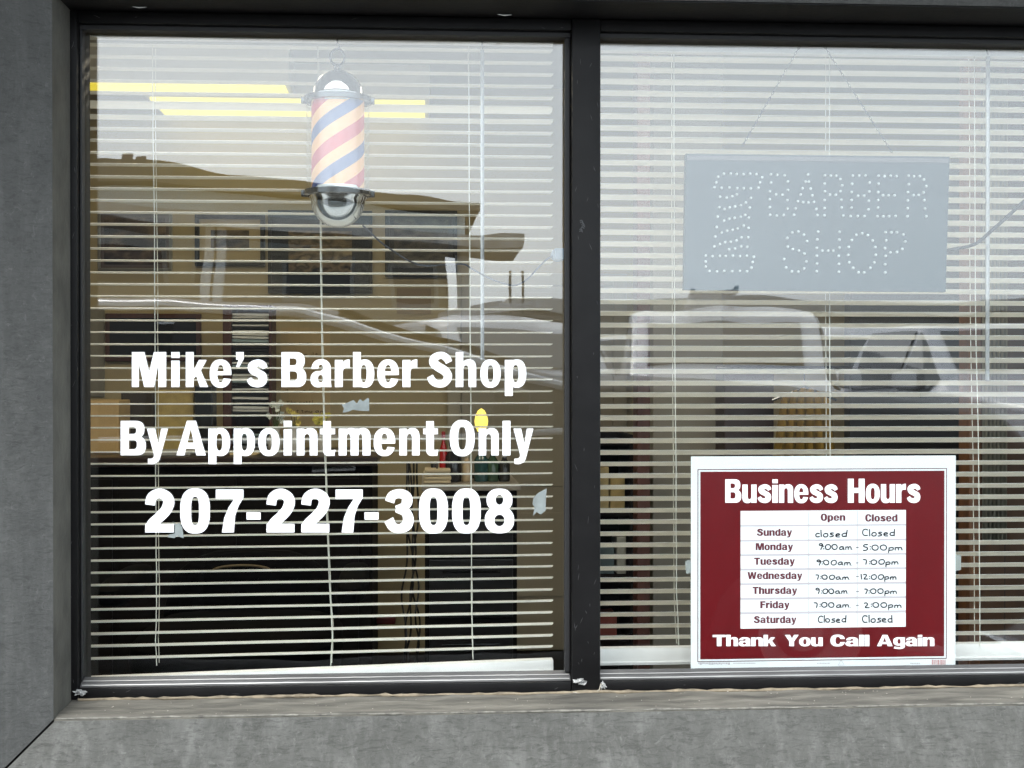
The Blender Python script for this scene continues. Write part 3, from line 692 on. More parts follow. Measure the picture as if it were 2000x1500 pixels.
# striped cylinder: the stripes are in its material
def stripes():
    m = bpy.data.materials.new('barber_stripes'); m.use_nodes = True; n = m.node_tree; b = n.nodes['Principled BSDF']
    t = n.nodes.new('ShaderNodeTexCoord'); s = n.nodes.new('ShaderNodeSeparateXYZ'); n.links.new(t.outputs['Object'], s.inputs[0])
    at2 = n.nodes.new('ShaderNodeMath'); at2.operation = 'ARCTAN2'; n.links.new(s.outputs[0], at2.inputs[0])
    ng = n.nodes.new('ShaderNodeMath'); ng.operation = 'MULTIPLY'; ng.inputs[1].default_value = -1; n.links.new(s.outputs[1], ng.inputs[0]); n.links.new(ng.outputs[0], at2.inputs[1])
    a = n.nodes.new('ShaderNodeMath'); a.operation = 'MULTIPLY'; a.inputs[1].default_value = -2/(2*math.pi); n.links.new(at2.outputs[0], a.inputs[0])
    z = n.nodes.new('ShaderNodeMath'); z.operation = 'MULTIPLY_ADD'; z.inputs[1].default_value = 1/pr(103); z.inputs[2].default_value = STRIPE_OFF; n.links.new(s.outputs[2], z.inputs[0])
    ad = n.nodes.new('ShaderNodeMath'); ad.operation = 'ADD'; n.links.new(a.outputs[0], ad.inputs[0]); n.links.new(z.outputs[0], ad.inputs[1])
    fr_ = n.nodes.new('ShaderNodeMath'); fr_.operation = 'FRACT'; n.links.new(ad.outputs[0], fr_.inputs[0])
    r = n.nodes.new('ShaderNodeValToRGB'); r.color_ramp.interpolation = 'CONSTANT'; e = r.color_ramp.elements
    wh, rd, bl = (.66,.33,.11,1), (.42,.008,.02,1), (.006,.035,.17,1)
    e[0].position = 0; e[0].color = wh; e[1].position = .23; e[1].color = rd
    for p, c in ((.50, wh), (.75, bl)): q = e.new(p); q.color = c
    n.links.new(fr_.outputs[0], r.inputs[0]); n.links.new(r.outputs[0], b.inputs['Base Color'])
    n.links.new(r.outputs[0], b.inputs['Emission Color']); b.inputs['Emission Strength'].default_value = .06; b.inputs['Roughness'].default_value = .5
    return m
STRIPE_OFF = (.875-(pz(231)-pz(445))/pr(103)) % 1
r_in = pr(51)
mb = MB(); mb.lathe([(r_in*.96, pz(372)), (r_in, pz(368)), (r_in, pz(200)), (r_in*.96, pz(196))], (cx, YP, 0), 64)
mb.build('striped_cylinder', stripes(), pole, smooth=True)
mb = MB(); mb.lathe([(r_in*.80, pz(204)), (r_in*.86, pz(203)), (r_in*.86, pz(186)), (r_in*.7, pz(184))], (cx, YP, 0), 48); mb.v = [(x, y-.008, z) for x, y, z in mb.v]; mb.build('white_collar', mat('collar_white', (.85,.87,.88), .3), pole, smooth=True); mb = MB(); mb.lathe([(r_in*.84, pz(384)), (r_in*.9, pz(382)), (r_in*.9, pz(366)), (r_in*.7, pz(364))], (cx, YP, 0), 48)
mb.v = [(x, y-.008, z) for x, y, z in mb.v]
mb.build('white_collar', mat('collar_white', (.85,.87,.88), .3), pole, smooth=True)
# white glowing bump on the top dome, put in as its highlight
mb = MB(); mb.lathe([(r_in*.60, pz(183)), (r_in*.55, pz(176)), (r_in*.42, pz(167)), (r_in*.2, pz(162)), (.0003, pz(161))], (cx, YP-.02, 0), 32)
mb.build('dome_highlight', mat('highlight_white', (.85,.87,.88), .3, emit=(1,.97,.9), estr=.25), pole, smooth=True)
r_o = pr(61)
mb = MB(); mb.lathe([(r_o, pz(380)), (r_o, pz(200))], (cx, YP, 0), 48); mb.build('clear_tube', M['acrylic'], pole, smooth=True)
# domes
def dome(r0, zc, h, up, y_):
    prof = []
    for k in range(11):
        a = math.pi/2*k/10; prof.append((max(.0003, r0*math.cos(a)), zc+(h if up else -h)*math.sin(a)))
    return prof
mb = MB(); mb.lathe([(pr(54), pz(198))] + dome(pr(50), pz(190), pz(136)-pz(190), True, 0), (cx, YP+.004, 0), 48)
mb.build('top_cap', M['darkchrome'], pole, smooth=True)
mb = MB(); mb.lathe([(pr(56), pz(380)), (pr(56), pz(386))] + dome(pr(52), pz(392), pz(392)-pz(445), False, 0), (cx, YP, 0), 48)
mb.build('bottom_cap', M['chrome'], pole, smooth=True)
for py in (196, 378):
    mb = MB(); mb.lathe([(pr(58), pz(py+6)), (pr(66), pz(py+5)), (pr(66), pz(py-5)), (pr(58), pz(py-6))], (cx, YP, 0), 48); cl = mb.build('clamp_ring', M['darkchrome'], pole, smooth=True)
    for s in (-1, 1):
        mb = MB(); mb.rbox((cx+s*pr(58), YP-.005, pz(py+7)), (cx+s*pr(71), YP+.005, pz(py-6)), .002); mb.lathe([(.0003, YP-.008), (.003, YP-.008), (.003, YP-.005)], (cx+s*pr(67), 0, pz(py)), 12, 'y'); mb.build('lug', M['darkchrome'], cl, smooth=True)
def ring_path(c, rx, rz, plane='xz', n=20):
    return [(c[0]+rx*math.cos(2*math.pi*k/n), c[1], c[2]+rz*math.sin(2*math.pi*k/n)) if plane == 'xz' else (c[0], c[1]+rx*math.cos(2*math.pi*k/n), c[2]+rz*math.sin(2*math.pi*k/n)) for k in range(n)]
mb = MB(); mb.tube(ring_path((cx-.001, YP, pz(112)), pr(13.5), pr(16)), .0022, 8, True); mb.build('hanging_ring', M['darkchrome'], pole, smooth=True)
mb = MB(); mb.tube(ring_path((cx-.001, YP, pz(132)), pr(5), pr(5)), .0022, 8, True); mb.lathe([(.004, pz(137)), (.006, pz(140)), (.009, pz(143))], (cx-.001, YP, 0), 16); mb.build('eyelet', M['darkchrome'], pole, smooth=True)
mb = MB(); mb.tube([(cx-.001, YP, pz(96)), (cx+.003, YP, pz(92)), (cx+.002, YP, pz(86)), (cx-.001, YP, pz(84)), (cx-.001, YP, pz(60)), (cx-.001, YP, az(52, YP))], .0016, 6)
mb.rbox((cx-.012, YP-.012, az(52, YP)), (cx+.012, YP+.012, az(48, YP)), .001); tag(mb.build('ceiling_hook', M['darkchrome'], smooth=True), 'small grey hook that carries the barber pole ring', 'hook')
def cable(name, pts, Y, r, material, lab, cat='cable', Ys=None):
    P = [at(x, y, (Ys[i] if Ys else Y)) for i, (x, y) in enumerate(pts)]; sm = []
    E = [P[0]]+P+[P[-1]]
    for i in range(len(P)-1):
        a, b, c, d = E[i:i+4]
        for k in range(6):
            t = k/6; sm.append(.5*((2*b)+(c-a)*t+(2*a-5*b+4*c-d)*t*t+(3*b-a-3*c+d)*t**3))
    sm.append(P[-1]); mb = MB(); mb.tube(sm, r, 6); return tag(mb.build(name, material, smooth=True), lab, cat)
M['cable'] = mat('grey_cable', (.035,.04,.05), .4)
pc_ = cable('power_cord', [(708,440),(722,453),(745,474),(775,495),(800,510),(830,519),(870,517),(905,516),(925,527),(955,543),(985,554),(1008,557),(1030,545),(1052,522),(1070,505),(1088,497)], .13, .0019, M['cable'], 'thin dark power cord running from the barber pole to the right', 'cable')
a = at(1090, 497, .12); mb = MB(); mb.rbox((a.x-.008, .105, a.z-.011), (a.x+.012, .135, a.z+.011), .003); mb.lathe([(.0003,.128),(.010,.128),(.013,.135)], (a.x, 0, a.z), 16, 'y')
tag(mb.build('plug', mat('grey_plug', (.22,.27,.33), .5)), 'grey plug at the end of the barber pole cord', 'plug')

# ================================================================== LED BOARD
YL = .09
bq = [(1340,300),(1855,306),(1847,570),(1336,566)]
P = [at(x, y, YL) for x, y in bq]
led = thing('dotted_sign_board', 'unlit dark board with dotted BARBER SHOP letters and a dotted pole, hung on a chain', 'sign', tuple((P[2]+P[3])/2))
mb = MB(); n0 = len(mb.v)
v = [(p.x, YL, p.z) for p in P] + [(p.x, YL+.018, p.z) for p in P]
mb.add(v, [(0,1,2,3),(7,6,5,4),(0,4,5,1),(1,5,6,2),(2,6,7,3),(3,7,4,0)]); board = mb.build('board', M['led_board'], led)
mb = MB()
mb.prism([(at(x,y,YL).x, at(x,y,YL).z) for x, y in ((1342,304),(1852,310),(1852,318),(1375,312.5),(1342,312.5))], YL-.0025, YL-.0003); mb.build('top_lip', mat('board_lip', (.05,.05,.06), .35), led)
def Z(o, s, L): return [(o[0]+x/s, o[1]+y/s) for x, y in L]
s3 = 10/3
icon = Z((1100,0), s3, [(1047,1130),(1092,1130),(1131,1132),(1175,1133),(1218,1130),(1259,1133),(1010,1150),(1296,1153),(997,1187),(1282,1187),(985,1219),(1032,1222),(1083,1220),(1134,1225),(1176,1225),(1223,1225),(1272,1222),(1022,1280),(1065,1287),(1101,1277),(1132,1265),(1223,1288),(1190,1319),(1017,1348),(1051,1360),(1085,1350),(1120,1343),(1157,1335),(1215,1351),(1007,1410),(1048,1436),(1082,1423),(1118,1418),(1157,1411),(1186,1398),(1210,1416)]) + \
       Z((1100,400), s3, [(1000,144),(1208,150),(1176,135),(1136,154),(1104,162),(1069,168),(1033,181),(991,206),(1205,211),(1163,211),(1130,231),(1092,241),(1055,243),(1021,255),(985,270),(1199,273),(1160,270),(1120,284),(1081,290),(929,330),(973,334),(1021,332),(1059,333),(1106,330),(1152,334),(1196,331),(1242,338),(928,369),(1235,372),(928,402),(1227,408),(953,430),(1002,432),(1049,430),(1101,432),(1152,430),(1198,433)])
o4, o5 = (1400,0), (1500,400)
LET = [('dotted pole', icon),
 ('dotted letter B', Z(o4, s3, [(354,1134),(395,1137),(443,1140),(464,1181),(354,1188),(465,1236),(347,1245),(387,1265),(428,1267),(347,1297),(461,1302),(347,1348),(461,1357),(348,1398),(392,1402),(437,1399)])),
 ('dotted letter A', Z(o4, s3, [(595,1135),(579,1182),(600,1182),(560,1225),(612,1228),(548,1265),(623,1271),(529,1309),(563,1316),(597,1318),(634,1314),(514,1356),(649,1360),(504,1398),(656,1399)])),
 ('dotted letter R', Z(o4, s3, [(705,1141),(743,1143),(778,1143),(806,1165),(818,1206),(703,1195),(806,1244),(705,1245),(738,1267),(776,1268),(703,1302),(812,1300),(703,1354),(814,1350),(702,1401),(824,1403)])),
 ('dotted letter B', Z(o4, s3, [(887,1143),(928,1142),(970,1141),(996,1188),(882,1196),(994,1246),(879,1250),(921,1273),(961,1274),(879,1301),(991,1306),(878,1351),(989,1362),(873,1406),(919,1406),(963,1406)])),
 ('dotted letter E', Z(o4, s3, [(1055,1144),(1093,1146),(1134,1144),(1171,1146),(1054,1195),(1052,1250),(1084,1270),(1119,1271),(1158,1271),(1051,1302),(1051,1350),(1048,1407),(1086,1408),(1123,1407),(1166,1406)])),
 ('dotted letter R', Z(o4, s3, [(1250,1143),(1285,1147),(1323,1146),(1350,1168),(1252,1198),(1365,1211),(1246,1251),(1347,1252),(1282,1270),(1315,1268),(1244,1304),(1353,1302),(1244,1356),(1357,1356),(1243,1407),(1365,1407)])),
 ('dotted letter S', Z(o5, s3, [(158,180),(199,174),(235,194),(127,216),(255,236),(130,272),(163,288),(202,297),(238,318),(251,368),(106,352),(119,407),(157,433),(199,434),(236,414)])),
 ('dotted letter H', Z(o5, s3, [(328,174),(467,176),(322,225),(466,227),(319,280),(466,278),(355,298),(393,298),(426,297),(319,331),(462,332),(320,383),(463,384),(318,432),(463,436)])),
 ('dotted letter O', Z(o5, s3, [(614,185),(576,195),(652,197),(547,229),(683,232),(526,274),(700,274),(523,325),(703,325),(530,374),(693,375),(556,410),(667,410),(590,438),(627,440)])),
 ('dotted letter P', Z(o5, s3, [(767,178),(805,179),(841,178),(882,194),(895,238),(770,231),(876,287),(763,282),(841,307),(799,309),(767,332),(764,387),(765,440)]))]
for lab, dots in LET:
    mb = MB()
    for x, y in dots:
        p = at(x, y, YL-.003); mb.lathe([(.0026, YL+.001), (.0026, YL-.0025), (.0019, YL-.0042), (.0002, YL-.005)], (p.x, 0, p.z), 10, 'y')
    o = mb.build('bulbs', M['led_dot'], led, smooth=True); o['label'] = lab + ' of small clear bulbs'
# chain, one length each side
def chain(a, b, lab):
    A, B = at(a[0], a[1], YL+.008), at(b[0], b[1], YL+.004); n = int((B-A).length/.0062); mb = MB(); d = (B-A).normalized()
    for k in range(n):
        c = A+(B-A)*((k+.5)/n)
        u = Vector((0,1,0)) if k % 2 else d.cross(Vector((0,1,0))).normalized()
        mb.tube([c + d*math.cos(2*math.pi*q/8)*.0042 + u*math.sin(2*math.pi*q/8)*.0018 for q in range(8)], .0005, 4, True)
    o = mb.build('chain', mat('steel_chain', (.12,.12,.12), .35, .8), led); o['label'] = lab
chain((1450,285), (1562,90), 'left length of thin chain'); chain((1742,297), (1610,90), 'right length of thin chain')
cable('sign_cord', [(1848,489),(1870,485),(1895,480),(1912,472),(1935,452),(1960,430),(1985,407),(2010,384),(2050,350)], .12, .0036, mat('grey_cord', (.008,.01,.016), .6, spec=.1), 'grey cord running from the dotted board to the upper right', 'cable')

# ================================================================== BUSINESS HOURS SIGN
YS = GY+.0075
hs_ = thing('business_hours_sign', 'white and dark red Business Hours sign with handwritten opening times', 'sign', tuple(at(1608, 1306, YS)))
def pq(x0, y0, x1, y1, Y, th, name, m_, par, lab=None):
    a, b = at(x0, y0, Y), at(x1, y1, Y); k = MB(); k.box((a.x, Y, a.z), (b.x, Y+th, b.z)); o = k.build(name, m_, par)
    if lab: o['label'] = lab
    return o
bz = lambda x, y: (1340+x/3.409, 880+y/3.409)
c0, c1 = (1349.5, 891.5), (1866, 1306)
board = pq(*c0, *c1, YS, .0012, 'board', M['sign_white'], hs_)
# border: thin black line, white line, red panel
pq(1362.5, 916.5, 1849, 1286.5, YS-.00045, .0003, 'border', M['sign_dark'], hs_)
pq(1364, 918, 1847.5, 1285, YS-.0009, .0003, 'inner_border', M['sign_white'], hs_)
pq(1368, 921.5, 1844, 1281.5, YS-.00135, .0003, 'red_panel', M['sign_red'], hs_)
pq(1446.5, 998, 1769, 1224, YS-.0018, .0003, 'timetable', M['sign_white'], hs_)
k = MB(); Yt = YS-.0022
gy = [1026,1055,1083,1111,1139.5,1168,1196]
for y in gy: a, b = at(1446.5, y-.45, Yt), at(1769, y+.45, Yt); k.box((a.x, Yt, a.z), (b.x, Yt+.0002, b.z))
for x in (1579.5, 1674.5): a, b = at(x-.45, 998, Yt-.0003), at(x+.45, 1224, Yt-.0003); k.box((a.x, Yt-.0003, a.z), (b.x, Yt-.0001, b.z))
k.build('grid_lines', M['grey'], hs_)
Yt = YS-.0024
k = MB(); line_px(k, 'Business', 1416.5, 1636, 982, 936, YS-.0018, 5); line_px(k, 'Hours', 1656, 1797.5, 982, 935, YS-.0018, 5)
k.build('heading', M['sign_text'], hs_)['label'] = 'heavy white heading reading Business Hours'
k = MB()
for t_, a, b in (('Thank',1392,1515.5),('You',1533,1607),('Call',1622,1698),('Again',1713,1825)): line_px(k, t_, a, b, 1262, 1240, YS-.0018, 3)
k.build('footing', M['sign_text'], hs_)['label'] = 'heavy white line reading Thank You Call Again'
k = MB()
for t_, a, b, y in (('Sunday',1478,1547,1046.5),('Monday',1476,1549,1074.5),('Tuesday',1473,1552.5,1103),('Wednesday',1460,1567,1131),('Thursday',1470,1557,1160),('Friday',1485,1542,1188),('Saturday',1472,1555.5,1217)):
    line_px(k, t_, a, b, y, y-13.8, Yt, 6)
line_px(k, 'Open', 1603, 1651, 1017, 1003.5, Yt, 6); line_px(k, 'Closed', 1690, 1753, 1018.5, 1004.5, Yt, 6)
k.build('printed_days', M['sign_dark'], hs_)['label'] = 'maroon printed day names and column titles'
k = MB(); Yh = YS-.0026
for t_, a, b, y, h in (('closed',1592,1653,1049,14),('9:00am.',1597,1666,1074,13),('9:00am.',1594,1664,1104,12),('7:00am.',1592,1660,1132,11),('9:00am.',1593,1657,1160,12),('7:00am.',1590,1661,1187,12),('Closed',1597,1652,1216,14),
                      ('Closed',1684,1747,1047,14),('5:00pm',1685,1762,1075,13),('7:00pm',1686,1754,1103,12),('12:00pm',1681,1750,1132,12),('7:00pm',1686,1751,1160,12),('2:00pm',1687,1760,1187,12),('Closed',1684,1743,1216,15)):
    hand_px(k, t_, a, b, y, y-h, Yh, .00105)
for y in (1070,1100,1127,1156,1183): hand_px(k, '-', 1671, 1677, y+3, y-6, Yh, .00055)
k.build('handwriting', M['ink'], hs_)['label'] = 'black handwritten opening and closing times'
# small print along the lower edge
k = MB()
x = 1364
while x < 1424: w_ = rnd.uniform(1.5, 4); a, b = at(x, 1294, YS-.0006), at(x+w_, 1294+rnd.uniform(2.5,5), YS-.0006); k.box((a.x, YS-.0006, a.z), (b.x, YS-.0003, b.z)); x += w_+.9
for x0, x1 in ((1432,1476),(1596,1622),(1778,1796)):
    x = x0
    while x < x1: w_ = rnd.uniform(1.2, 3); a, b = at(x, 1294.5, YS-.0006), at(x+w_, 1296.5, YS-.0006); k.box((a.x, YS-.0006, a.z), (b.x, YS-.0003, b.z)); x += w_+.9
tri_ = [at(x, y, YS-.0006) for x, y in ((1643,1289),(1649,1299),(1637,1299))]
k.tube(tri_, .0006, 4, True)
k.build('small_print', M['grey'], hs_)
k = MB(); x = 1820
while x < 1848: w_ = rnd.choice((.8,1.4,2)); a, b = at(x, 1284.5+4, YS-.0006), at(x+w_, 1298, YS-.0006); k.box((a.x, YS-.0006, a.z), (b.x, YS-.0003, b.z)); x += w_+rnd.choice((.9,1.5))
k.build('barcode', M['pinkbar'], hs_)
for x0, y0, x1, y1, lab in ((1338,1094,1352,1121,'clear tape tab holding the left edge of the hours sign'),(1864,1083,1877,1115,'clear tape tab holding the right edge of the hours sign')):
    scrap([(x0,y0+2),(x0+6,y0),(x1,y0+1),(x1,y1-2),(x0+2,y1)], YS+.0016, lab, 'tape', mat('pale_tape', (.26,.28,.27), .5))

# ================================================================== INSIDE THE SHOP
def ipx(x0, y0, x1, y1, Y): a, b = at(x0, y0, Y), at(x1, y1, Y); return a, b
def emb(name, m_, par, x0, y0, x1, y1, Y, th, r=.004):
    a, b = ipx(x0, y0, x1, y1, Y); k = MB(); k.rbox((a.x, Y, a.z), (b.x, Y+th, b.z), r); return k.build(name, m_, par)
def photo_mat(name, cols, sc):
    m = bpy.data.materials.new(name); m.use_nodes = True; n = m.node_tree; b = n.nodes['Principled BSDF']; b.inputs['Roughness'].default_value = .6; b.inputs['Specular IOR Level'].default_value = .15
    t = n.nodes.new('ShaderNodeTexCoord'); mp = n.nodes.new('ShaderNodeMapping'); mp.inputs['Scale'].default_value = sc; n.links.new(t.outputs['Object'], mp.inputs[0])
    q = n.nodes.new('ShaderNodeTexNoise'); q.inputs['Scale'].default_value = 1; q.inputs['Detail'].default_value = 3; n.links.new(mp.outputs[0], q.inputs['Vector'])
    r = n.nodes.new('ShaderNodeValToRGB'); e = r.color_ramp.elements; e[0].position = .35; e[0].color = (*cols[0], 1); e[1].position = .65; e[1].color = (*cols[-1], 1)
    for i, c in enumerate(cols[1:-1]): w2 = e.new(.35+.3*(i+1)/(len(cols)-1)); w2.color = (*c, 1)
    n.links.new(q.outputs[0], r.inputs[0]); n.links.new(r.outputs[0], b.inputs['Base Color']); return m
YW = BY-.03
def picture(x0, y0, x1, y1, bw, fm, inner, cols, lab, mat_px=None, seed=1):
    a, b = ipx(x0, y0, x1, y1, YW); t = thing('framed_picture', lab, 'picture', ((a.x+b.x)/2, YW, b.z), 'framed pictures on the back wall')
    k = MB()
    k.rbox((a.x, YW, a.z), (b.x, YW+.028, a.z-bw), .003); k.rbox((a.x, YW, b.z+bw), (b.x, YW+.028, b.z), .003)
    k.rbox((a.x, YW+.0005, a.z-bw), (a.x+bw, YW+.028, b.z+bw), .003); k.rbox((b.x-bw, YW+.0005, a.z-bw), (b.x, YW+.028, b.z+bw), .003); k.build('frame', fm, t)
    k = MB(); k.box((a.x+bw, YW+.012, a.z-bw), (b.x-bw, YW+.020, b.z+bw)); k.build('mat_board', inner, t)
    m0 = mat_px or .03
    k = MB(); k.box((a.x+bw+m0, YW+.009, a.z-bw-m0), (b.x-bw-m0, YW+.0118, b.z+bw+m0)); k.build('print', photo_mat('print_%d' % seed, cols, (9, 9, 14)), t)
    return t
picture(190,412,335,529,.012,M['frame_grey'],mat('plum_print',(.075,.05,.045),.4),[(.02,.015,.015),(.07,.05,.045),(.18,.13,.09)],'wide grey framed dark print at the left end of the back wall',.015,1)
picture(380,418,517,520,.02,M['frame_black'],M['mat_cream'],[(.03,.025,.02),(.14,.11,.07),(.05,.04,.03)],'small black framed picture with a cream mount, second from left on the wall',.05,2)
picture(523,410,727,573,.016,M['frame_black'],mat('slate_mat',(.012,.016,.024),.7, spec=.2),[(.02,.018,.015),(.2,.15,.09),(.06,.05,.035),(.30,.24,.15)],'large slate mounted picture hanging below the barber pole',.075,3)
picture(752,410,893,541,.02,M['frame_black'],mat('deep_mat',(.02,.02,.02),.6),[(.015,.015,.015),(.10,.09,.07),(.03,.03,.03)],'black framed dark picture near the door on the back wall',.02,4)
a, b = ipx(205, 612, 392, 706, YW); mir = thing('wall_mirror', 'dark glossy mirror in a thin brown frame behind the first line of lettering', 'mirror', ((a.x+b.x)/2, YW, b.z))
k = MB(); k.rbox((a.x, YW, a.z), (b.x, YW+.026, b.z), .004); k.build('frame', M['red_wood'], mir)
k = MB(); k.box((a.x+.02, YW-.002, a.z-.02), (b.x-.02, YW-.0002, b.z+.02)); k.build('mirror_glass', mat('mirror_glass', (.018,.022,.03), .25, .3), mir)
# grey panel on the wall left
a, b = ipx(160, 600, 204, 775, BY-.012); k = MB(); k.rbox((a.x-.3, BY-.012, a.z), (b.x, BY-.002, b.z), .003); tag(k.build('wall_panel', M['wall_grey']), 'grey panel on the wall at the far left', 'panel')
# rack of cases
YK = 3.3; a, b = ipx(440, 596, 530, 892, YK); rack = thing('disc_rack', 'tall brown rack packed with thin white and black cases', 'rack', ((a.x+b.x)/2, YK, b.z))
k = MB(); k.rbox((a.x-.008, YK-.02, a.z), (a.x+.028, YK+.16, b.z), .003); k.rbox((b.x-.008, YK-.02, a.z), (b.x+.004, YK+.16, b.z), .003); k.rbox((a.x+.028, YK+.15, a.z), (b.x-.008, YK+.16, b.z), .003); k.rbox((a.x+.0285, YK-.018, a.z-.012), (b.x-.0085, YK+.149, a.z), .003); k.build('rack_frame', M['red_wood'], rack)
z = b.z+.01; k1, k2, k3 = MB(), MB(), MB()
while z < a.z-.03:
    h_ = rnd.uniform(.008, .014); s = rnd.uniform(0, .018); c = rnd.random(); tgt = k1 if c < .45 else (k3 if c < .6 else k2)
    if 0.1 < (z-b.z) < .16: z += .011; continue
    dz = rnd.uniform(-.004,.004); x1 = b.x-.009-rnd.uniform(0,.004)
    tgt.add([(a.x+.03,YK-.01+s,z),(x1,YK-.01+s,z+dz),(x1,YK+.13,z+dz),(a.x+.03,YK+.13,z),(a.x+.03,YK-.01+s,z+h_*.8),(x1,YK-.01+s,z+dz+h_*.8),(x1,YK+.13,z+dz+h_*.8),(a.x+.03,YK+.13,z+h_*.8)],[(0,3,2,1),(4,5,6,7),(0,1,5,4),(1,2,6,5),(2,3,7,6),(3,0,4,7)])
    z += h_+.0015
for kk, mm, nm2 in ((k1, mat('case_white',(.62,.64,.62),.4), 'white_cases'), (k2, mat('case_black',(.015,.015,.015),.3), 'black_cases'), (k3, mat('case_teal',(.25,.34,.36),.35), 'teal_cases')):
    o = kk.build(nm2, mm, rack); o['kind'] = 'stuff'
# notes on the wall
a, b = ipx(548, 640, 645, 850, BY-.006); note = thing('wall_poster', 'tan paper with handwritten notes on the back wall right of the rack', 'poster', ((a.x+b.x)/2, BY-.006, b.z))
k = MB(); k.box((a.x, BY-.006, a.z), (b.x, BY-.003, b.z)); k.build('paper', mat('tan_paper', (.47,.36,.2), .8), note)
k = MB()
for t_, y, x1 in (('Annnintmnts',674,608),('nnt in ilt',695,620),('ll unnt linir',767,625),('Thn nnttl',789,610),('Nnnt tinu an',806,630)): hand_px(k, t_, 558, x1, y, y-7, BY-.0075, .0012)
k.build('writing', mat('brown_ink', (.10,.06,.03), .8), note)
a, b = ipx(775, 563, 842, 600, BY-.006); k = MB(); k.box((a.x, BY-.006, a.z), (b.x, BY-.003, b.z-.03)); tag(k.build('paper_sheet', mat('brown_paper', (.30,.23,.15), .8)), 'small brownish sheet pinned between the pole cord and the door', 'paper')
# door with casing at right of the left pane
a, b = ipx(876, 533, 905, 740, BY-.03); door = thing('interior_door', 'tan door with pale casing on the back wall behind the tilt wand', 'door', (a.x+.3, BY-.03, 0))
k = MB(); k.rbox((a.x-.005, BY-.035, 0), (a.x+.055, BY-.002, a.z), .004); k.rbox((a.x+.055, BY-.033, a.z-.055), (a.x+.75, BY-.002, a.z), .004); k.rbox((a.x+.75, BY-.035, 0), (a.x+.81, BY-.002, a.z), .004); k.build('casing', mat('casing', (.36,.33,.25), .6), door)
k = MB(); k.rbox((a.x+.057, BY-.018, 0.005), (a.x+.748, BY-.003, a.z-.057), .003)
for zz in (.25, .75, 1.25): k.rbox((a.x+.12, BY-.024, zz), (a.x+.69, BY-.0185, zz+.38), .004)
k.build('door_leaf', mat('door_tan', (.33,.30,.23), .6), door)
# counter and things on it
YD = 2.55; a, b = ipx(120, 893, 733, 1400, YD)
desk = thing('counter', 'long black wooden counter under the phone number', 'counter', ((a.x+b.x)/2, YD, 0))
k = MB(); k.rbox((RL+.05, YD-.03, a.z-.035), (b.x+.01, YD+.62, a.z), .006); k.build('counter_top', mat('counter_top_dark', (.03,.022,.02), .3), desk)
k = MB(); k.rbox((RL+.07, YD, 0.0), (b.x-.01, YD+.6, a.z-.036), .004)
k.build('cabinet', M['black_wood'], desk)
k = MB()
for i in range(4):
    x0 = RL+.1+i*(b.x-RL-.14)/4; k.rbox((x0, YD-.012, .12), (x0+(b.x-RL-.14)/4-.02, YD-.0005, a.z-.08), .005)
k.build('door_panel', M['black_wood'], desk)
ZD = a.z
def onpx(name, lab, cat, x0, y0, x1, Y, th, m_, z0=None, r=.006, group=None):
    a_ = at(x0, y0, Y); b_ = at(x1, y0, Y); k_ = MB(); k_.rbox((a_.x, Y, z0 if z0 is not None else ZD+.001), (b_.x, Y+th, a_.z), r)
    return tag(k_.build(name, m_), lab, cat, group)
onpx('cardboard_box', 'tan cardboard box at the left end of the counter', 'box', 150, 782, 232, 2.75, .3, mat('cardboard', (.42,.30,.14), .8, var=.1))
onpx('paper_stack', 'flat grey stack of papers on the counter under By Appointment', 'papers', 240, 883, 372, 2.6, .22, mat('papers', (.30,.30,.28), .7))
onpx('envelope', 'tan envelope lying on the black counter', 'envelope', 448, 885, 502, 2.6, .15, mat('envelope', (.45,.36,.2), .7))
jb = onpx('carton', 'yellowish carton with faint print behind the word Mike', 'carton', 305, 762, 378, 2.95, .2, mat('carton_yellow', (.36,.28,.10), .7, var=.2, scale=20))
onpx('black_case', 'black case beside the yellowish carton on the counter', 'case', 236, 764, 300, 2.95, .2, mat('case_dull', (.03,.025,.02), .5))
onpx('dark_monitor', 'tall dark object standing between the carton and the disc rack', 'monitor', 380, 752, 416, 2.9, .1, mat('monitor', (.012,.014,.016), .3))
# flowers
def flowers(px, py, Y, n, cols, lab, spread=.05):
    p = at(px, py, Y); t = thing('flower_vase', lab, 'flowers', (p.x, Y, ZD+.001)); k = MB()
    k.lathe([(.0003,ZD+.002),(.025,ZD+.002),(.03,ZD+.04),(.018,ZD+.075),(.022,ZD+.09)], (p.x, Y, 0), 16); k.build('vase', mat('vase_pale', (.5,.5,.47), .3), t, smooth=True)
    k = MB(); st = MB(); rr = random.Random(px)
    for i in range(n):
        c = Vector((p.x+rr.uniform(-spread,spread), Y+rr.uniform(-spread,spread)*.6, p.z+rr.uniform(-.035,.035)))
        st.tube([(p.x, Y, ZD+.08), ((p.x+c.x)/2+.004, (Y+c.y)/2, (ZD+.08+c.z)/2+.01), tuple(c)], .0012, 4)
        for q in range(6):
            a_ = 2*math.pi*q/6+rr.random(); d = Vector((math.cos(a_), rr.uniform(-.8,.2), math.sin(a_)))*rr.uniform(.010,.018); e_ = Vector((-d.z, 0, d.x))*.45
            k.add([c, c+d*.6+e_, c+d, c+d*.6-e_], [(0,1,2,3)])
    o = k.build('blossoms', mat('blossom_'+str(cols), cols, .7), t); st.build('stems', mat('stem_green', (.06,.10,.03), .7), t)
flowers(537, 805, 2.9, 8, (.55,.6,.55), 'white blossoms in a vase beside the disc rack', .03)
flowers(632, 826, 2.9, 9, (.55,.5,.08), 'yellow blossoms in a vase behind the word Appointment', .03)
flowers(572, 818, 2.95, 6, (.6,.5,.14), 'pale yellow blossoms between the white and yellow flowers', .025)
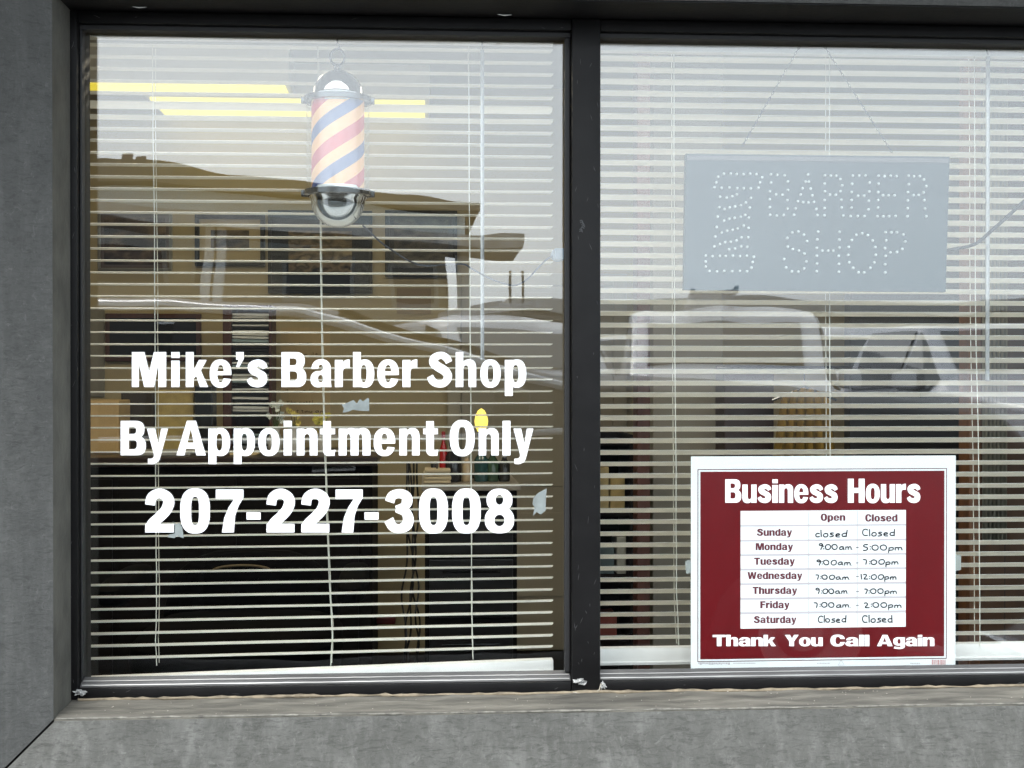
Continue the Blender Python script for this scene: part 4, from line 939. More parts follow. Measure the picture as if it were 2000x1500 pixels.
# right cabinet with bottles
YC = 2.2; a, b = ipx(830, 948, 1010, 1400, YC); ZC = a.z
cabt = thing('cabinet', 'low black cabinet with a grey top right of the counter', 'cabinet', ((a.x+b.x)/2, YC, 0))
k = MB(); k.rbox((a.x, YC, 0), (b.x, YC+.5, ZC-.02), .005); k.build('body', M['black_wood'], cabt)
k = MB(); k.rbox((a.x-.012, YC-.015, ZC-.0195), (b.x+.012, YC+.51, ZC), .004); k.build('top', mat('laminate_grey', (.22,.2,.17), .4), cabt)
k = MB()
for zz in (.12, .42, .64): k.rbox((a.x+.015, YC-.01, zz), (b.x-.015, YC-.0005, zz+(.27 if zz < .2 else .2)), .004)
dr = k.build('drawer_front', mat('drawer_black', (.006,.006,.007), .35), cabt)
for zz in (.33, .58, .80): k = MB(); k.tube([(a.x+.06, YC-.022, zz), (b.x-.06, YC-.022, zz)], .004, 8); k.build('handle', M['darkchrome'], dr)
def bottle(px, py, Y, r, col, lab, z0, capc=(.05,.05,.05), group='bottles and jars on the black cabinet'):
    p = at(px, py, Y); h_ = p.z-z0; t = thing('bottle', lab, 'bottle', (p.x, Y, z0), group); k = MB()
    k.lathe([(.0003,z0+.001),(r*.95,z0+.001),(r,z0+.008),(r,z0+h_*.62),(r*.45,z0+h_*.78),(r*.42,z0+h_*.86)], (p.x, Y, 0), 16); k.build('body', mat('bottle_%s' % str(col), col, .2), t, smooth=True)
    k = MB(); k.lathe([(r*.5,z0+h_*.862),(r*.5,z0+h_*.99),(.0003,z0+h_)], (p.x, Y, 0), 12); k.build('cap', mat('cap_%s' % str(capc), capc, .4), t, smooth=True)
for px, py, r_, col, lab, cc in ((866,842,.014,(.3,.012,.012),'small red bottle behind the word Appointment',(.25,.01,.01)),(847,905,.022,(.02,.02,.02),'squat black bottle at the left of the cabinet top',(.02,.02,.02)),(885,860,.03,(.015,.015,.018),'tall black bottle behind the letter O of Only',(.02,.02,.02)),
        (940,872,.026,(.02,.06,.06),'dark teal bottle below the lit bulb',(.02,.02,.02)),(962,878,.022,(.03,.06,.035),'dark green bottle below the letter l of Only',(.3,.28,.2)),(985,885,.02,(.02,.02,.02),'slim black bottle at the right end of the cabinet top',(.3,.3,.28)),(912,885,.018,(.35,.28,.18),'small tan bottle in the middle of the cabinet top',(.4,.38,.3))):
    bottle(px, py, YC+.15, r_, col, lab, ZC+.001, cc)
k = MB()
for i in range(4): k.rbox((at(826,0,2.25).x+rnd.uniform(0,.006), 2.25, ZC+.002+i*.0125), (at(878,0,2.25).x+rnd.uniform(0,.006), 2.38, ZC+.0135+i*.0125), .004)
tag(k.build('folded_towels', mat('towel_cream', (.40,.34,.23), .9)), 'stack of folded cream towels on the cabinet', 'towels')
# lamp with a bulb
p = at(940, 822, 2.5); lam = thing('table_lamp', 'small lamp with a lit flame shaped yellow bulb', 'lamp', (p.x, 2.5, ZC))
k = MB(); k.lathe([(.0003,ZC+.002),(.04,ZC+.002),(.035,ZC+.015),(.008,ZC+.03),(.007,p.z-.06),(.014,p.z-.055),(.014,p.z-.04)], (p.x, 2.5, 0), 20); k.build('stand', M['darkchrome'], lam, smooth=True)
k = MB(); k.lathe([(.012,p.z-.042),(.022,p.z-.02),(.025,p.z),(.021,p.z+.02),(.012,p.z+.038),(.0003,p.z+.046)], (p.x, 2.5, 0), 20); k.build('bulb', mat('lit_bulb', (.3,.2,.05), .4, emit=(1,.74,.12), estr=.55), lam, smooth=True)
# hanging tangled cords
rr = random.Random(4); kk = MB()
p0 = at(812, 900, 2.35)
for c in range(6):
    x = p0.x+rr.uniform(-.06,.09); ph = rr.random()*6; pts = []
    for i in range(60):
        t_ = i/59; z = p0.z-.75*t_*rr.uniform(.995,1); pts.append((x+.007*math.sin(ph+t_*(17+c))*(.4+t_)+.02*math.sin(t_*4+c), 2.3+.02*math.cos(ph+t_*20), z))
    for i in range(1, 59): pts[i] = tuple((pts[i-1][j]+pts[i][j]*2+pts[i+1][j])/4 for j in range(3))
    kk.tube(pts, .0035, 5)
tag(kk.build('tangled_cords', mat('cord_black', (.012,.012,.012), .5), smooth=True), 'tangle of black clipper cords hanging beside the cabinet', 'cords')
onpx('red_box', 'small red box low down between the counter and the cabinet', 'box', 735, 1207, 772, 2.9, .1, mat('box_red', (.20,.012,.012), .5), z0=at(735,1220,2.9).z)
# barber chair, seen as a dark shape through the slats
cp = at(470, 1130, 1.3); ch = thing('barber_chair', 'black barber chair with a rounded back low behind the blind', 'chair', (cp.x, 1.3, 0))
def lump(name, c, s, m_, par, n=2.6):
    k = MB(); prof = []
    v = []; f = []; A, B = 24, 12
    for i in range(B+1):
        th = math.pi*i/B-math.pi/2
        for j in range(A):
            ph = 2*math.pi*j/A; cf = lambda q: math.copysign(abs(q)**(2/n), q)
            v.append((c[0]+s[0]*cf(math.cos(th))*cf(math.cos(ph)), c[1]+s[1]*cf(math.cos(th))*cf(math.sin(ph)), c[2]+s[2]*cf(math.sin(th))))
    for i in range(B):
        for j in range(A): f.append((i*A+j, i*A+(j+1) % A, (i+1)*A+(j+1) % A, (i+1)*A+j))
    k.add(v, f); return k.build(name, m_, par, smooth=True)
bl = mat('black_leather', (.0015,.0015,.0018), .8, spec=.04)
lump('backrest', (cp.x, 1.55, cp.z-.25), (.26, .07, .30), bl, ch, 3.2); lump('seat', (cp.x, 1.3, .5), (.28, .28, .08), bl, ch, 4)
for s in (-1, 1): lump('armrest', (cp.x+s*.31, 1.3, .68), (.04, .24, .035), bl, ch, 3.5)
k = MB(); k.tube([(cp.x-.02+.085*math.cos(math.pi*i/10), 1.47, cp.z-.005+.018*math.sin(math.pi*i/10)) for i in range(1, 10)], .004, 6); k.build('back_trim', mat('brass_trim', (.10,.07,.03), .6), ch)
k = MB(); k.lathe([(.0003,.002),(.3,.002),(.3,.02),(.06,.06),(.05,.42)], (cp.x, 1.3, 0), 28); k.build('pedestal', M['darkchrome'], ch, smooth=True)
# ceiling light fixtures
def fixture(x0, x1, Y0, Y1, lab, z=2.40, dm=None):
    t = thing('ceiling_light', lab, 'light', ((x0+x1)/2, (Y0+Y1)/2, z), 'fluorescent lights on the shop ceiling')
    k = MB(); k.rbox((x0-.02, Y0-.02, z+.012), (x1+.02, Y1+.02, CZ-.002), .006); k.build('housing', mat('fixture_white', (.6,.6,.56), .5), t)
    k = MB(); k.rbox((x0, Y0, z), (x1, Y1, z+.0115), .003); k.build('diffuser', dm or mat('lit_diffuser', (.5,.4,.2), .5, emit=(1,.80,.06), estr=.23), t)
fill_glow = mat('added_fill_diffuser', (.9,.85,.7), .5, emit=(1,.87,.66), estr=10.)  # strong glow for the out-of-view strips added to brighten room and slats
YF = lambda py, z=2.40: (z-1.25)/((735-py)/2667)-2.5
fixture(-1.95, ax(560, YF(183)), YF(176), YF(193), 'lit yellow light strip at the upper left of the window')
fixture(ax(308, YF(218)), ax(830, YF(218)), YF(203), YF(238), 'lit yellow light strip level with the top of the barber pole')
fixture(-1.5, -.1, 1.38, 1.55, 'added unseen light strip brightening the room, just inside the left pane', dm=fill_glow)
fixture(.5, 1.4, 1.38, 1.55, 'added unseen light strip brightening the room, behind the right pane', dm=fill_glow)

# right side of the room
def post(x0, x1, Y, lab, m_, zt=CZ-.002, z0=0.):
    k = MB(); k.rbox((ax(x0, Y), Y, z0), (ax(x1, Y), Y+.09, zt), .004); return tag(k.build('wood_post', m_), lab, 'post')
post(1244, 1270, 2.2, 'dark red wooden post right of the mullion', M['red_wood'])
post(1893, 1916, 1.9, 'brown wooden post near the right edge behind the hours sign', mat('brown_wood', (.13,.055,.02), .5, var=.3, scale=8, stretch=(4,4,.5)))
k = MB(); k.rbox((ax(1414, 2.6), 2.6, 0), (ax(1512, 2.6), 2.95, az(713, 2.6)), .006)
tall = tag(k.build('locker', mat('locker_dark', (.035,.018,.015), .45)), 'tall dark locker standing behind the chain of the barber board', 'locker')
k = MB(); k.rbox((ax(1275, 2.75), 2.75, 0), (ax(1412, 2.75), 2.83, CZ-.003), .004); tag(k.build('partition', M['wall_grey']), 'dull grey partition between the dark red post and the tall locker', 'partition')
# garment
YG = 2.45; gt = thing('yellow_smock', 'mustard yellow smock hanging above the hours sign', 'garment', tuple(at(1570, 880, YG)))
pts = [(1512,885),(1518,800),(1530,765),(1552,757),(1570,764),(1590,757),(1612,768),(1624,800),(1632,885)]
v = []; f = []; n_u = 40; k = MB()
a0, b0 = at(1510, 757, YG), at(1634, 900, YG)
for i in range(n_u+1):
    u = i/n_u
    zt_ = az(790-32*math.sin(math.pi*u)**.6, YG); 
    for j in range(9):
        q = j/8; x = a0.x+(b0.x-a0.x)*(.5+(u-.5)*(.78+.22*q)); v.append((x, YG+.02*math.sin(u*38+q)*(.3+q*.7), zt_+(b0.z-zt_)*q))
for i in range(n_u):
    for j in range(8): a_ = i*9+j; f.append((a_, a_+1, a_+10, a_+9))
k.add(v, f); o = k.build('cloth', mat('mustard_cloth', (.20,.125,.018), .85, var=.25, scale=14), gt, smooth=True); md = o.modifiers.new('thickness', 'SOLIDIFY'); md.thickness = .004
k = MB(); hp = at(1571, 755, YG); k.tube([(hp.x-.12,YG,hp.z-.05),(hp.x,YG,hp.z),(hp.x+.12,YG,hp.z-.05)], .005, 6); k.tube([(hp.x,YG,hp.z),(hp.x,YG,hp.z+.05),(hp.x+.015,YG,hp.z+.065),(hp.x+.02,YG,hp.z+.05)], .003, 6); k.build('hanger', M['darkchrome'], gt)
k = MB(); k.tube([(ax(1400,YG), YG, hp.z+.068), (ax(1700,YG), YG, hp.z+.068)], .008, 8); tag(k.build('hanging_rail', M['darkchrome']), 'dark rail the mustard smock hangs from', 'rail')
# dark doorway
k = MB(); k.rbox((ax(1660, 2.9), 2.9, 0), (ax(1880, 2.9), 2.98, 2.1), .006); dk = tag(k.build('dark_door', mat('dark_door', (.022,.022,.022), .5)), 'dark door behind the sign at the right', 'door')
for x0, x1, y0, c_, lab in ((1520,1545,742,(.02,.02,.02),'black coat hanging left of the mustard smock'),(1650,1680,745,(.12,.12,.11),'grey coat hanging right of the mustard smock')):
    pass
# pale curtain and wood panelling at right edge
def panelling():
    m = bpy.data.materials.new('wood_panelling'); m.use_nodes = True; n = m.node_tree; b = n.nodes['Principled BSDF']; b.inputs['Roughness'].default_value = .55
    t = n.nodes.new('ShaderNodeTexCoord'); s = n.nodes.new('ShaderNodeSeparateXYZ'); n.links.new(t.outputs['Object'], s.inputs[0])
    q = n.nodes.new('ShaderNodeMath'); q.operation = 'MULTIPLY'; q.inputs[1].default_value = 11; n.links.new(s.outputs[0], q.inputs[0])
    fr_ = n.nodes.new('ShaderNodeMath'); fr_.operation = 'FRACT'; n.links.new(q.outputs[0], fr_.inputs[0])
    r = n.nodes.new('ShaderNodeValToRGB'); e = r.color_ramp.elements; e[0].position = 0; e[0].color = (.01,.006,.003,1); e[1].position = .07; e[1].color = (.10,.045,.017,1)
    n.links.new(fr_.outputs[0], r.inputs[0])
    w2 = n.nodes.new('ShaderNodeTexNoise'); w2.inputs['Scale'].default_value = 6; mp = n.nodes.new('ShaderNodeMapping'); mp.inputs['Scale'].default_value = (6,1,.5); n.links.new(t.outputs['Object'], mp.inputs[0]); n.links.new(mp.outputs[0], w2.inputs['Vector'])
    mx = n.nodes.new('ShaderNodeMix'); mx.data_type = 'RGBA'; mx.blend_type = 'MULTIPLY'; mx.inputs[0].default_value = .6; n.links.new(r.outputs[0], mx.inputs[6]); n.links.new(w2.outputs[0], mx.inputs[7]); n.links.new(mx.outputs[2], b.inputs['Base Color']); return m
k = MB(); k.box((ax(1880, 2.3), 2.3, 0), (RR-.002, 2.33, CZ-.003)); tag(k.build('panelled_wall', panelling()), 'brown wood panelled partition at the right edge', 'partition')
k = MB(); v = []; f = []
a_, b_ = at(1921, 740, 2.15), at(1968, 1056, 2.15)
for i in range(31):
    for j in range(3): v.append((a_.x+(b_.x-a_.x)*i/30, 2.15+.008*math.sin(i*1.3), [2.3, 1.6, b_.z][j]))
for i in range(30):
    for j in range(2): f.append((i*3+j, i*3+j+1, i*3+j+4, i*3+j+3))
k.add(v, f); o = k.build('curtain', mat('pale_curtain', (.30,.285,.22), .8), smooth=True); tag(o, 'narrow pale curtain hanging in front of the panelled partition', 'curtain'); md = o.modifiers.new('thickness', 'SOLIDIFY'); md.thickness = .004
# shelf unit with goods at left of right pane
YU = 2.5; a, b = ipx(1150, 850, 1240, 1300, YU); su = thing('shelf_unit', 'dark shelf unit with boxes between the mullion and the red post', 'shelf', ((a.x+b.x)/2, YU, 0))
k = MB(); k.rbox((a.x, YU, 0), (a.x+.02, YU+.3, a.z), .003); k.rbox((b.x-.02, YU, 0), (b.x, YU+.3, a.z), .003); k.rbox((a.x+.021, YU+.28, 0), (b.x-.021, YU+.3, a.z), .003); k.build('side_panel', M['black_wood'], su)
shz = [a.z-.02, a.z-.28, a.z-.52, a.z-.76]
for zz in shz: k = MB(); k.rbox((a.x+.021, YU+.002, zz-.02), (b.x-.021, YU+.279, zz), .003); k.build('shelf', M['black_wood'], su)
for i, (zz, xo, w_, h_, c_, lab) in enumerate(((shz[1],.03,.05,.16,(.35,.27,.12),'tan carton on the upper shelf near the mullion'),(shz[1],.085,.055,.12,(.30,.22,.08),'brown carton beside the tan carton on the upper shelf'),(shz[2],.03,.07,.10,(.06,.09,.10),'blue grey tin on the middle shelf'),(shz[2],.11,.035,.14,(.25,.25,.22),'pale tub on the middle shelf'),(shz[3],.03,.08,.09,(.16,.03,.02),'dark red box on the lower shelf'))):
    k = MB(); k.rbox((a.x+xo, YU+.04, zz+.001), (a.x+xo+w_, YU+.18, zz+h_), .004); tag(k.build('carton' if i != 3 else 'tub', mat('goods_%d' % i, c_, .6, var=.15, scale=30)), lab, 'carton' if i != 3 else 'tub')
# ================================================================== THE STREET OUTSIDE (seen mirrored in the panes)
k = MB(); k.box((-400, -500, -.30), (400, .05, -.16)); struct(k.build('ground', M['asphalt']))
k = MB(); k.box((-30, -2.35, -.159), (30, oy-.001, -.02)); struct(k.build('sidewalk', M['concrete']))
mkl = M['paint_white'] = mat('paint_white', (.7,.7,.68), .8, var=.1)
k = MB()
for i in range(9): k.box((-9+i*2.8, -15, -.1595), (-8.88+i*2.8, -9.5, -.156))
struct(k.build('parking_lines', mkl))
k = MB()
pts = [(-260,0)]
rr = random.Random(11)
for i in range(53):
    x = -260+i*10; pts.append((x, 6+2.5*math.sin(i*.7)+rr.uniform(-.8,.8)))
pts.append((260,0)); k.prism(pts, -190, -196); struct(k.build('hills', mat('far_hill', (.10,.09,.06), .95, var=.3, scale=.1)))

def wheel(par, x, y, z, r, wd, m_t, m_r):
    s = 1 if y > 0 else -1
    k = MB(); k.lathe([(r*.55, -wd/2), (r*.9, -wd/2), (r, -wd*.35), (r, wd*.35), (r*.9, wd/2), (r*.55, wd/2)], (x, y, z), 32, 'y')
    w_ = k.build('wheel', m_t, par, smooth=True)
    k = MB(); k.lathe([(.0003, s*wd*.42), (r*.2, s*wd*.42), (r*.3, s*wd*.3), (r*.56, s*wd*.45), (r*.6, s*wd*.35), (r*.56, -s*wd*.4)], (x, y, z), 24, 'y'); k.build('rim', m_r, w_, smooth=True)
def vehicle(name, label, cat, group, st, wheels, paint, wins, windshield, hl, plate=True, glassm=None):
    """length along +X is the front; st = stations (x, z_bottom, z_belt, z_top, half width at belt, half width at top)"""
    t = local_thing(name, label, cat, group)
    v = []; f = []; n = 9
    for (x, zb, zl, zt, wb, wt) in st:
        half = [(0, zb), (wb*.92, zb), (wb, zb+.22*(zl-zb)+.05), (wb*1.0, zl-.02), (wt, zt-.04), (wt*.8, zt), (0, zt+.02)]
        ring = [(x, yy, zz) for yy, zz in half] + [(x, -yy, zz) for yy, zz in half[-2:0:-1]]
        v += ring
    m_ = 12
    for i in range(len(st)-1):
        for q in range(m_): f.append((i*m_+q, i*m_+(q+1) % m_, (i+1)*m_+(q+1) % m_, (i+1)*m_+q))
    f.append(tuple(range(m_))); f.append(tuple((len(st)-1)*m_+q for q in range(m_)))
    k = MB(); k.add(v, f); o = k.build('body', paint, t, smooth=True)
    md = o.modifiers.new('bevel', 'BEVEL'); md.width = .04; md.segments = 3; md.angle_limit = R(12)
    gm = glassm or mat('car_glass', (.03,.034,.037), .04, coat=1., spec=1.)
    def inset(P, s_, off):
        c = sum(P, Vector())/4; nn = (P[1]-P[0]).cross(P[2]-P[0]).normalized(); ctr = Vector((c.x, 0, c.z*.6))
        if nn.dot(c-Vector((0,0,.8))) < 0: nn = -nn
        return [c+(p-c)*s_+nn*off for p in P], nn
    def pane_(P, nm='side_window', s_=.9, off=.018):
        q, nn = inset([Vector(p) for p in P], s_, off); kk = MB(); kk.add(q+[p-nn*.012 for p in q], [(0,1,2,3),(7,6,5,4),(0,4,5,1),(1,5,6,2),(2,6,7,3),(3,7,4,0)]); kk.build(nm, gm, t)
    V = lambda i, q: v[i*m_+q]
    for i in wins:
        pane_([V(i,3), V(i+1,3), V(i+1,4), V(i,4)]); pane_([V(i,9), V(i+1,9), V(i+1,8), V(i,8)])
    for i, nm in windshield:
        a_, b_, c_, d_, e_, f_ = [Vector(V(*q)) for q in ((i,5),(i,6),(i,7),(i+1,7),(i+1,6),(i+1,5))]
        lo, hi = .14, .86
        P6 = [a_.lerp(f_, lo), b_.lerp(e_, lo), c_.lerp(d_, lo), c_.lerp(d_, hi), b_.lerp(e_, hi), a_.lerp(f_, hi)]
        nn = (e_-b_).cross(Vector((0,1,0))).normalized(); nn = nn if nn.z > 0 else -nn
        P6 = [p+nn*.022 for p in P6]; kk = MB(); kk.add(P6+[p-nn*.02 for p in P6], [(0,1,4,5),(1,2,3,4),(6,11,10,7),(7,10,9,8)]+[(q, (q+1) % 6, 6+(q+1) % 6, 6+q) for q in range(6)]); kk.build(nm, gm, t)
    xm = st[wins[0]][0] if False else st[windshield[0][0]][0]-.25
    for s in (-1, 1):
        zz = st[windshield[0][0]][2]+.02; yy = st[3][4]; k = MB(); k.rbox((xm-.05, s*(yy+.02), zz), (xm+.08, s*(yy+.22), zz+.16), .03); k.build('wing_mirror', paint, t, smooth=True)
        k = MB()
        for xd in (st[windshield[0][0]][0]-.15, (st[windshield[0][0]][0]+st[wins[-1]+1][0])/2+.1): k.box((xd, s*(yy+.001), st[3][1]+.25), (xd+.012, s*(yy+.004), zz-.05))
        k.build('door_seam', M['black'], t)
        k = MB()
        for xd in (st[windshield[0][0]][0]-1.0,): k.rbox((xd, s*(yy+.004), zz-.17), (xd+.16, s*(yy+.04), zz-.135), .01)
        k.build('door_handle', M['chrome'], t)
    for x, r, wd in wheels:
        hw = max(s[4] for s in st)-.09
        for s in (-1, 1): wheel(t, x, s*hw, r-.0, r, wd, M['black'], mat('alloy', (.35,.35,.36), .3, .8))
    xf = st[0][0]
    for s in (-1, 1):
        k = MB(); yy, zz, w2, h2 = hl; k.rbox((xf-.10, s*(yy-w2), zz-h2), (xf+.025, s*(yy+w2), zz+h2), .03); h_ = k.build('headlight', mat('headlight', (.55,.57,.6), .08, .5), t, smooth=True)
        k = MB(); k.lathe([(.0003, xf+.035), (h2*.5, xf+.033), (h2*.62, xf+.026)], (0, s*yy, zz), 16, 'x'); k.build('lens', M['chrome'], h_, smooth=True)
        k = MB(); k.rbox((st[-1][0]-.02, s*(st[-1][4]-.22), zz-.05), (st[-1][0]+.08, s*(st[-1][4]-.05), zz+.12), .02); k.build('tail_light', mat('tail_red', (.35,.01,.01), .2), t)
    k = MB(); w2 = hl[0]-hl[1]-.04
    k.rbox((xf-.05, -w2, hl[2]-.12), (xf+.02, w2, hl[2]+.10), .02); gr = k.build('grille', M['black'], t)
    k = MB()
    for q in range(5): k.rbox((xf+.018, -w2+.02, hl[2]-.10+q*.042), (xf+.032, w2-.02, hl[2]-.088+q*.042), .003)
    k.build('grille_bar', M['chrome'], gr)
    k = MB(); k.rbox((xf-.15, -st[0][4]*.98, st[0][1]+.0), (xf+.07, st[0][4]*.98, st[0][1]+.2), .04); k.build('bumper', mat('bumper_grey', (.10,.10,.10), .5), t)
    k = MB(); k.rbox((xf+.07, -.15, st[0][1]+.06), (xf+.08, .15, st[0][1]+.16), .004); k.build('number_plate', M['sign_white'], t)
    return t
def paint(n, c, met=.0, coat=.4): return mat(n, c, .35, met, coat=coat, spec=.2)
suv_st = [(2.35,.45,.95,1.0,.80,.62),(2.25,.35,1.0,1.05,.90,.72),(1.35,.32,1.05,1.14,.96,.80),(.95,.30,1.08,1.18,.97,.82),(-.12,.30,1.08,1.68,.97,.70),(-.65,.30,1.08,1.72,.97,.71),(-1.6,.30,1.1,1.70,.97,.70),(-2.1,.35,1.1,1.60,.95,.68),(-2.35,.42,1.05,1.12,.90,.74)]
own_st = [(2.95,.45,1.08,1.16,.80,.62),(2.82,.35,1.16,1.28,.90,.74),(1.6,.32,1.19,1.38,.96,.80),(.95,.30,1.19,1.41,.97,.82),(-.12,.30,1.17,1.70,.97,.72),(-.65,.30,1.17,1.74,.97,.73),(-1.6,.30,1.18,1.73,.97,.72),(-2.1,.35,1.18,1.64,.95,.70),(-2.35,.42,1.12,1.2,.90,.74)]
# the dark car parked right behind the photographer, facing right
own = vehicle('parked_car', 'black sport utility car parked close along the kerb behind the camera', 'car', 'vehicles in the car park', own_st, [(1.9,.38,.24),(-1.5,.36,.22)], paint('paint_black', (.010,.011,.013), coat=.0), [3,4,5,6], [(3,'windshield')], (.66,.18,.80,.08), glassm=mat('dark_car_glass', (.008,.008,.009), .06, spec=.3))
own.location = (-.38, -3.72, -.16)
tm = MB()
for q_, dz_, rr_ in ((4, .0, .022), (4, -.075, .012), (3, .02, .012)):
    for sgn in (1,):
        P_ = []
        for (x_, zb_, zl_, zt_, wb_, wt_) in own_st[3:8]:
            P_.append((x_, (wt_ if q_ == 4 else wb_)+.022, (zt_-.04 if q_ == 4 else zl_-.02)+dz_))
        tm.tube(P_, rr_, 8)
tm.build('window_trim', mat('satin_trim', (.72,.73,.75), .35, .3), own, smooth=True)
van_st = [(2.6,.45,1.15,1.2,.86,.70),(2.5,.35,1.2,1.28,.95,.80),(1.75,.35,1.3,1.42,.99,.85),(1.05,.35,1.3,1.98,.99,.86),(.6,.35,1.3,2.08,.99,.88),(-1.2,.35,1.3,2.12,.99,.88),(-2.6,.35,1.3,2.1,.99,.88),(-2.75,.4,1.28,2.0,.96,.85)]
sed_st = [(2.35,.35,.72,.78,.78,.62),(2.2,.28,.80,.86,.88,.72),(1.2,.25,.88,.97,.93,.78),(.85,.25,.90,1.0,.93,.78),(.1,.25,.92,1.38,.93,.66),(-.6,.25,.94,1.42,.93,.66),(-1.3,.25,.96,1.37,.93,.66),(-1.95,.28,.98,1.08,.92,.74),(-2.4,.34,.95,1.02,.85,.7)]
metal_grey = mat('paint_lilac', (.42,.42,.44), .3, .2, coat=.6)
pick_st = [(2.75,.55,1.15,1.2,.90,.76),(2.65,.45,1.22,1.28,.98,.84),(1.35,.42,1.28,1.36,1.0,.85),(.9,.42,1.28,1.40,1.0,.85),(.25,.42,1.28,1.93,1.0,.74),(-.9,.42,1.28,1.95,1.0,.74),(-1.15,.42,1.28,1.32,1.0,.95),(-2.75,.45,1.28,1.32,1.0,.95)]
lot = 'vehicles in the car park'
van = vehicle('delivery_van', 'white delivery van parked facing the shop window', 'van', lot, van_st, [(1.75,.38,.24),(-1.75,.38,.24)], paint('paint_white_van', (.66,.66,.68)), [2,3], [(2,'windshield')], (.68,.16,.98,.13))
van.location = (3.0, -11.2, -.16); van.rotation_euler = (0,0,R(100))
pick = vehicle('pickup_truck', 'white pickup truck parked next to the delivery van', 'truck', lot, pick_st, [(1.75,.42,.26),(-1.75,.42,.26)], paint('paint_white_truck', (.62,.62,.65)), [3,4], [(3,'windshield')], (.72,.16,1.02,.12))
pick.location = (5.5, -10.6, -.16); pick.rotation_euler = (0,0,R(84))
p2 = dup(pick, (8.1, -10.2, -.16), R(78), 'white pickup truck at the right end of the parked row', lot)
v2 = dup(van, (.75, -13.4, -.16), R(76), 'white van parked farther back, left of the delivery van', lot)
v3 = dup(van, (5.9, -15.6, -.16), R(97), 'white van in the second row, seen between the two pickup trucks', lot)
p3 = dup(pick, (2.6, -16.4, -.16), R(82), 'white pickup truck in the second row behind the delivery van', lot)
v4 = dup(van, (10.0, -15.0, -.16), R(110), 'white van in the second row near the right end', lot)
def roof_ladder(x, y, z, rot, lab):
    t = local_thing('roof_ladder', lab, 'ladder', 'ladders carried on the vans'); t.location = (x, y, z); t.rotation_euler = (0,0,rot)
    for yy in (-.2, .2): k = MB(); k.rbox((-1.6, yy-.02, 0), (1.4, yy+.02, .07), .008); k.build('rail', mat('ladder_alu', (.5,.5,.5), .4, .5), t)
    for i in range(9): k = MB(); k.tube([(-1.45+i*.34, -.181, .035), (-1.45+i*.34, .181, .035)], .014, 6); k.build('rung', mat('ladder_alu', (.5,.5,.5), .4, .5), t)
roof_ladder(3.0, -11.6, 2.02, R(100), 'aluminium ladder lying on the roof of the front delivery van')
roof_ladder(.75, -13.8, 2.02, R(76), 'aluminium ladder lying on the roof of the white van farther left')
c2 = dup(own, (10.6, -9.6, -.16), R(80), 'black sport utility car at the far right of the car park', lot)

# ---- building across the car park
BYY = -21.0; D = 2*GY-BYY+2.5
def mx(px, Y=BYY): return (px-828)/2667*(2.5+2*GY-Y)
def mz(py, Y=BYY): return 1.25+(735-py)/2667*(2.5+2*GY-Y)
hb = thing('office_building', 'long low building with a tan gable roof and pale upper walls across the car park', 'building', (mx(520), BYY, 0))
xl, xr_ = -13.0, mx(905)
ridge = mx(240); zr = mz(318); ze = mz(425)
k = MB(); k.box((xl, BYY-9, -.16), (xr_-.3, BYY, mz(424))); k.build('wall', mat('siding', (.50,.44,.34), .8, var=.25, scale=2.5, stretch=(.05,1,6)), hb)
# gable roof slab pieces
k = MB(); k.prism([(xl-.6, mz(385)),(ridge, mz(326)),(xr_+.3, mz(402)),(xr_+.3, mz(416)),(ridge, mz(366)),(xl-.6, mz(412))], BYY+.7, BYY-9.5); k.build('roof', mat('tan_shingle', (.20,.175,.14), .9, var=.2, scale=8), hb)
k = MB(); k.prism([(xl-.2, mz(413)),(ridge, mz(367)),(xr_+.1, mz(417)),(xr_+.1, mz(482)),(xl-.2, mz(482))], BYY+.16, BYY+.01); k.build('gable_panel', mat('pale_gable', (.80,.86,.86), .7, var=.1, scale=1), hb)
k = MB(); k.prism([(xl-.4, mz(428)),(ridge+.3, mz(428)),(xr_+.9, mz(490)),(xr_+.9, mz(512)),(ridge+.3, mz(452)),(xl-.4, mz(452))], BYY+2.2, BYY+.17); k.build('lower_roof', mat('grey_awning', (.42,.40,.37), .7, var=.3, scale=3, stretch=(1,6,1)), hb)
for x0, x1, y0, y1 in ((180,330,462,560),(380,420,470,560),(560,700,505,600),(760,850,520,600)):
    k = MB(); k.rbox((mx(x0), BYY-.03, mz(y0)), (mx(x1), BYY+.05, mz(y1)), .02); wn = k.build('window', mat('window_trim', (.5,.5,.47), .6), hb)
    k = MB(); k.box((mx(x0)+.08, BYY+.051, mz(y0)-.08), (mx(x1)-.08, BYY+.06, mz(y1)+.08)); k.build('glazing', mat('far_glass', (.02,.022,.025), .1), wn)
for px in (440, 464): k = MB(); k.rbox((mx(px)-.08, BYY+1.6, -.16), (mx(px)+.08, BYY+1.76, mz(452)), .01); k.build('porch_post', M['paint_white'], hb)
for px in (212, 238): k = MB(); k.tube([(mx(px), BYY-2, mz(350)), (mx(px), BYY-2, mz(272 if px < 220 else 280))], .09, 10); k.build('vent_pipe', mat('pipe_grey', (.2,.17,.15), .5), hb)
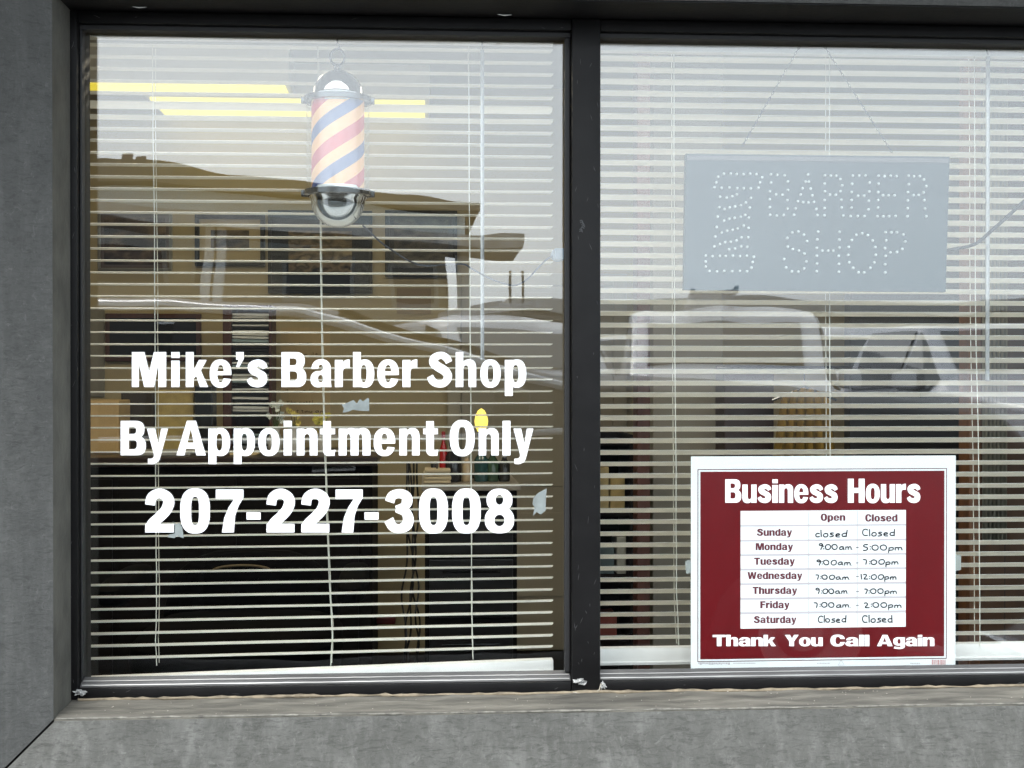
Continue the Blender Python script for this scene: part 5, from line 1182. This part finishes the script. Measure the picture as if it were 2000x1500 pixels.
for px in (468, 455): 
    k = MB(); k.tube([(mx(px), BYY-3, mz(400)), (mx(px), BYY-3, mz(312))], .05, 8); k.rbox((mx(px)-.14, BYY-3.1, mz(320)), (mx(px)+.08, BYY-2.9, mz(308)), .02); k.build('vent_pipe', mat('pipe_grey', (.2,.17,.15), .5), hb)
# corner column and pale end
k = MB(); k.rbox((mx(893), BYY+.2, -.16), (mx(925), BYY+.5, mz(505)), .02); k.build('corner_column', mat('column_white', (.62,.62,.6), .6), hb)
YF2 = -44.0
sb = thing('store_building', 'long low pale store with a dark window band far behind the parked vans', 'building', (14, YF2, 0))
k = MB(); k.box((3.2, YF2-8, -.16), (34, YF2, 3.55)); k.build('wall', mat('store_wall', (.42,.40,.37), .8, var=.1), sb)
k = MB(); k.rbox((3.0, YF2-8.2, 3.552), (34.2, YF2+.5, 3.95), .03); k.build('fascia', mat('store_fascia', (.55,.54,.52), .7), sb)
for i in range(9):
    k = MB(); k.rbox((4.2+i*3.2, YF2+.002, .8), (6.6+i*3.2, YF2+.07, 2.7), .02); wn = k.build('window', mat('window_trim', (.5,.5,.47), .6), sb)
    k = MB(); k.box((4.32+i*3.2, YF2+.071, .92), (6.48+i*3.2, YF2+.08, 2.58)); k.build('glazing', mat('far_glass', (.02,.022,.025), .1), wn)
# rack of ladders / utility frame beyond
rk = thing('ladder_rack', 'metal utility rack with upright bars standing in the car park', 'rack', (mx(1010, -16), -16, -.16))
k = MB()
for i in range(14):
    x = mx(932+i*12, -16); k.tube([(x, -16, -.16), (x, -16, mz(612+(i % 3)*5, -16))], .022, 6)
for y_ in (615, 650, 680): k.tube([(mx(928,-16), -16, mz(y_,-16)), (mx(1092,-16), -16, mz(y_,-16))], .03, 6)
k.build('frame', mat('rack_steel', (.12,.11,.10), .5, .4), rk)
k = MB()
for px in (1005, 1028): k.tube([(mx(px,-16), -16, mz(612,-16)), (mx(px,-16), -16, mz(528,-16))], .018, 6)
k.build('mast', mat('rack_steel', (.12,.11,.10), .5, .4), rk)
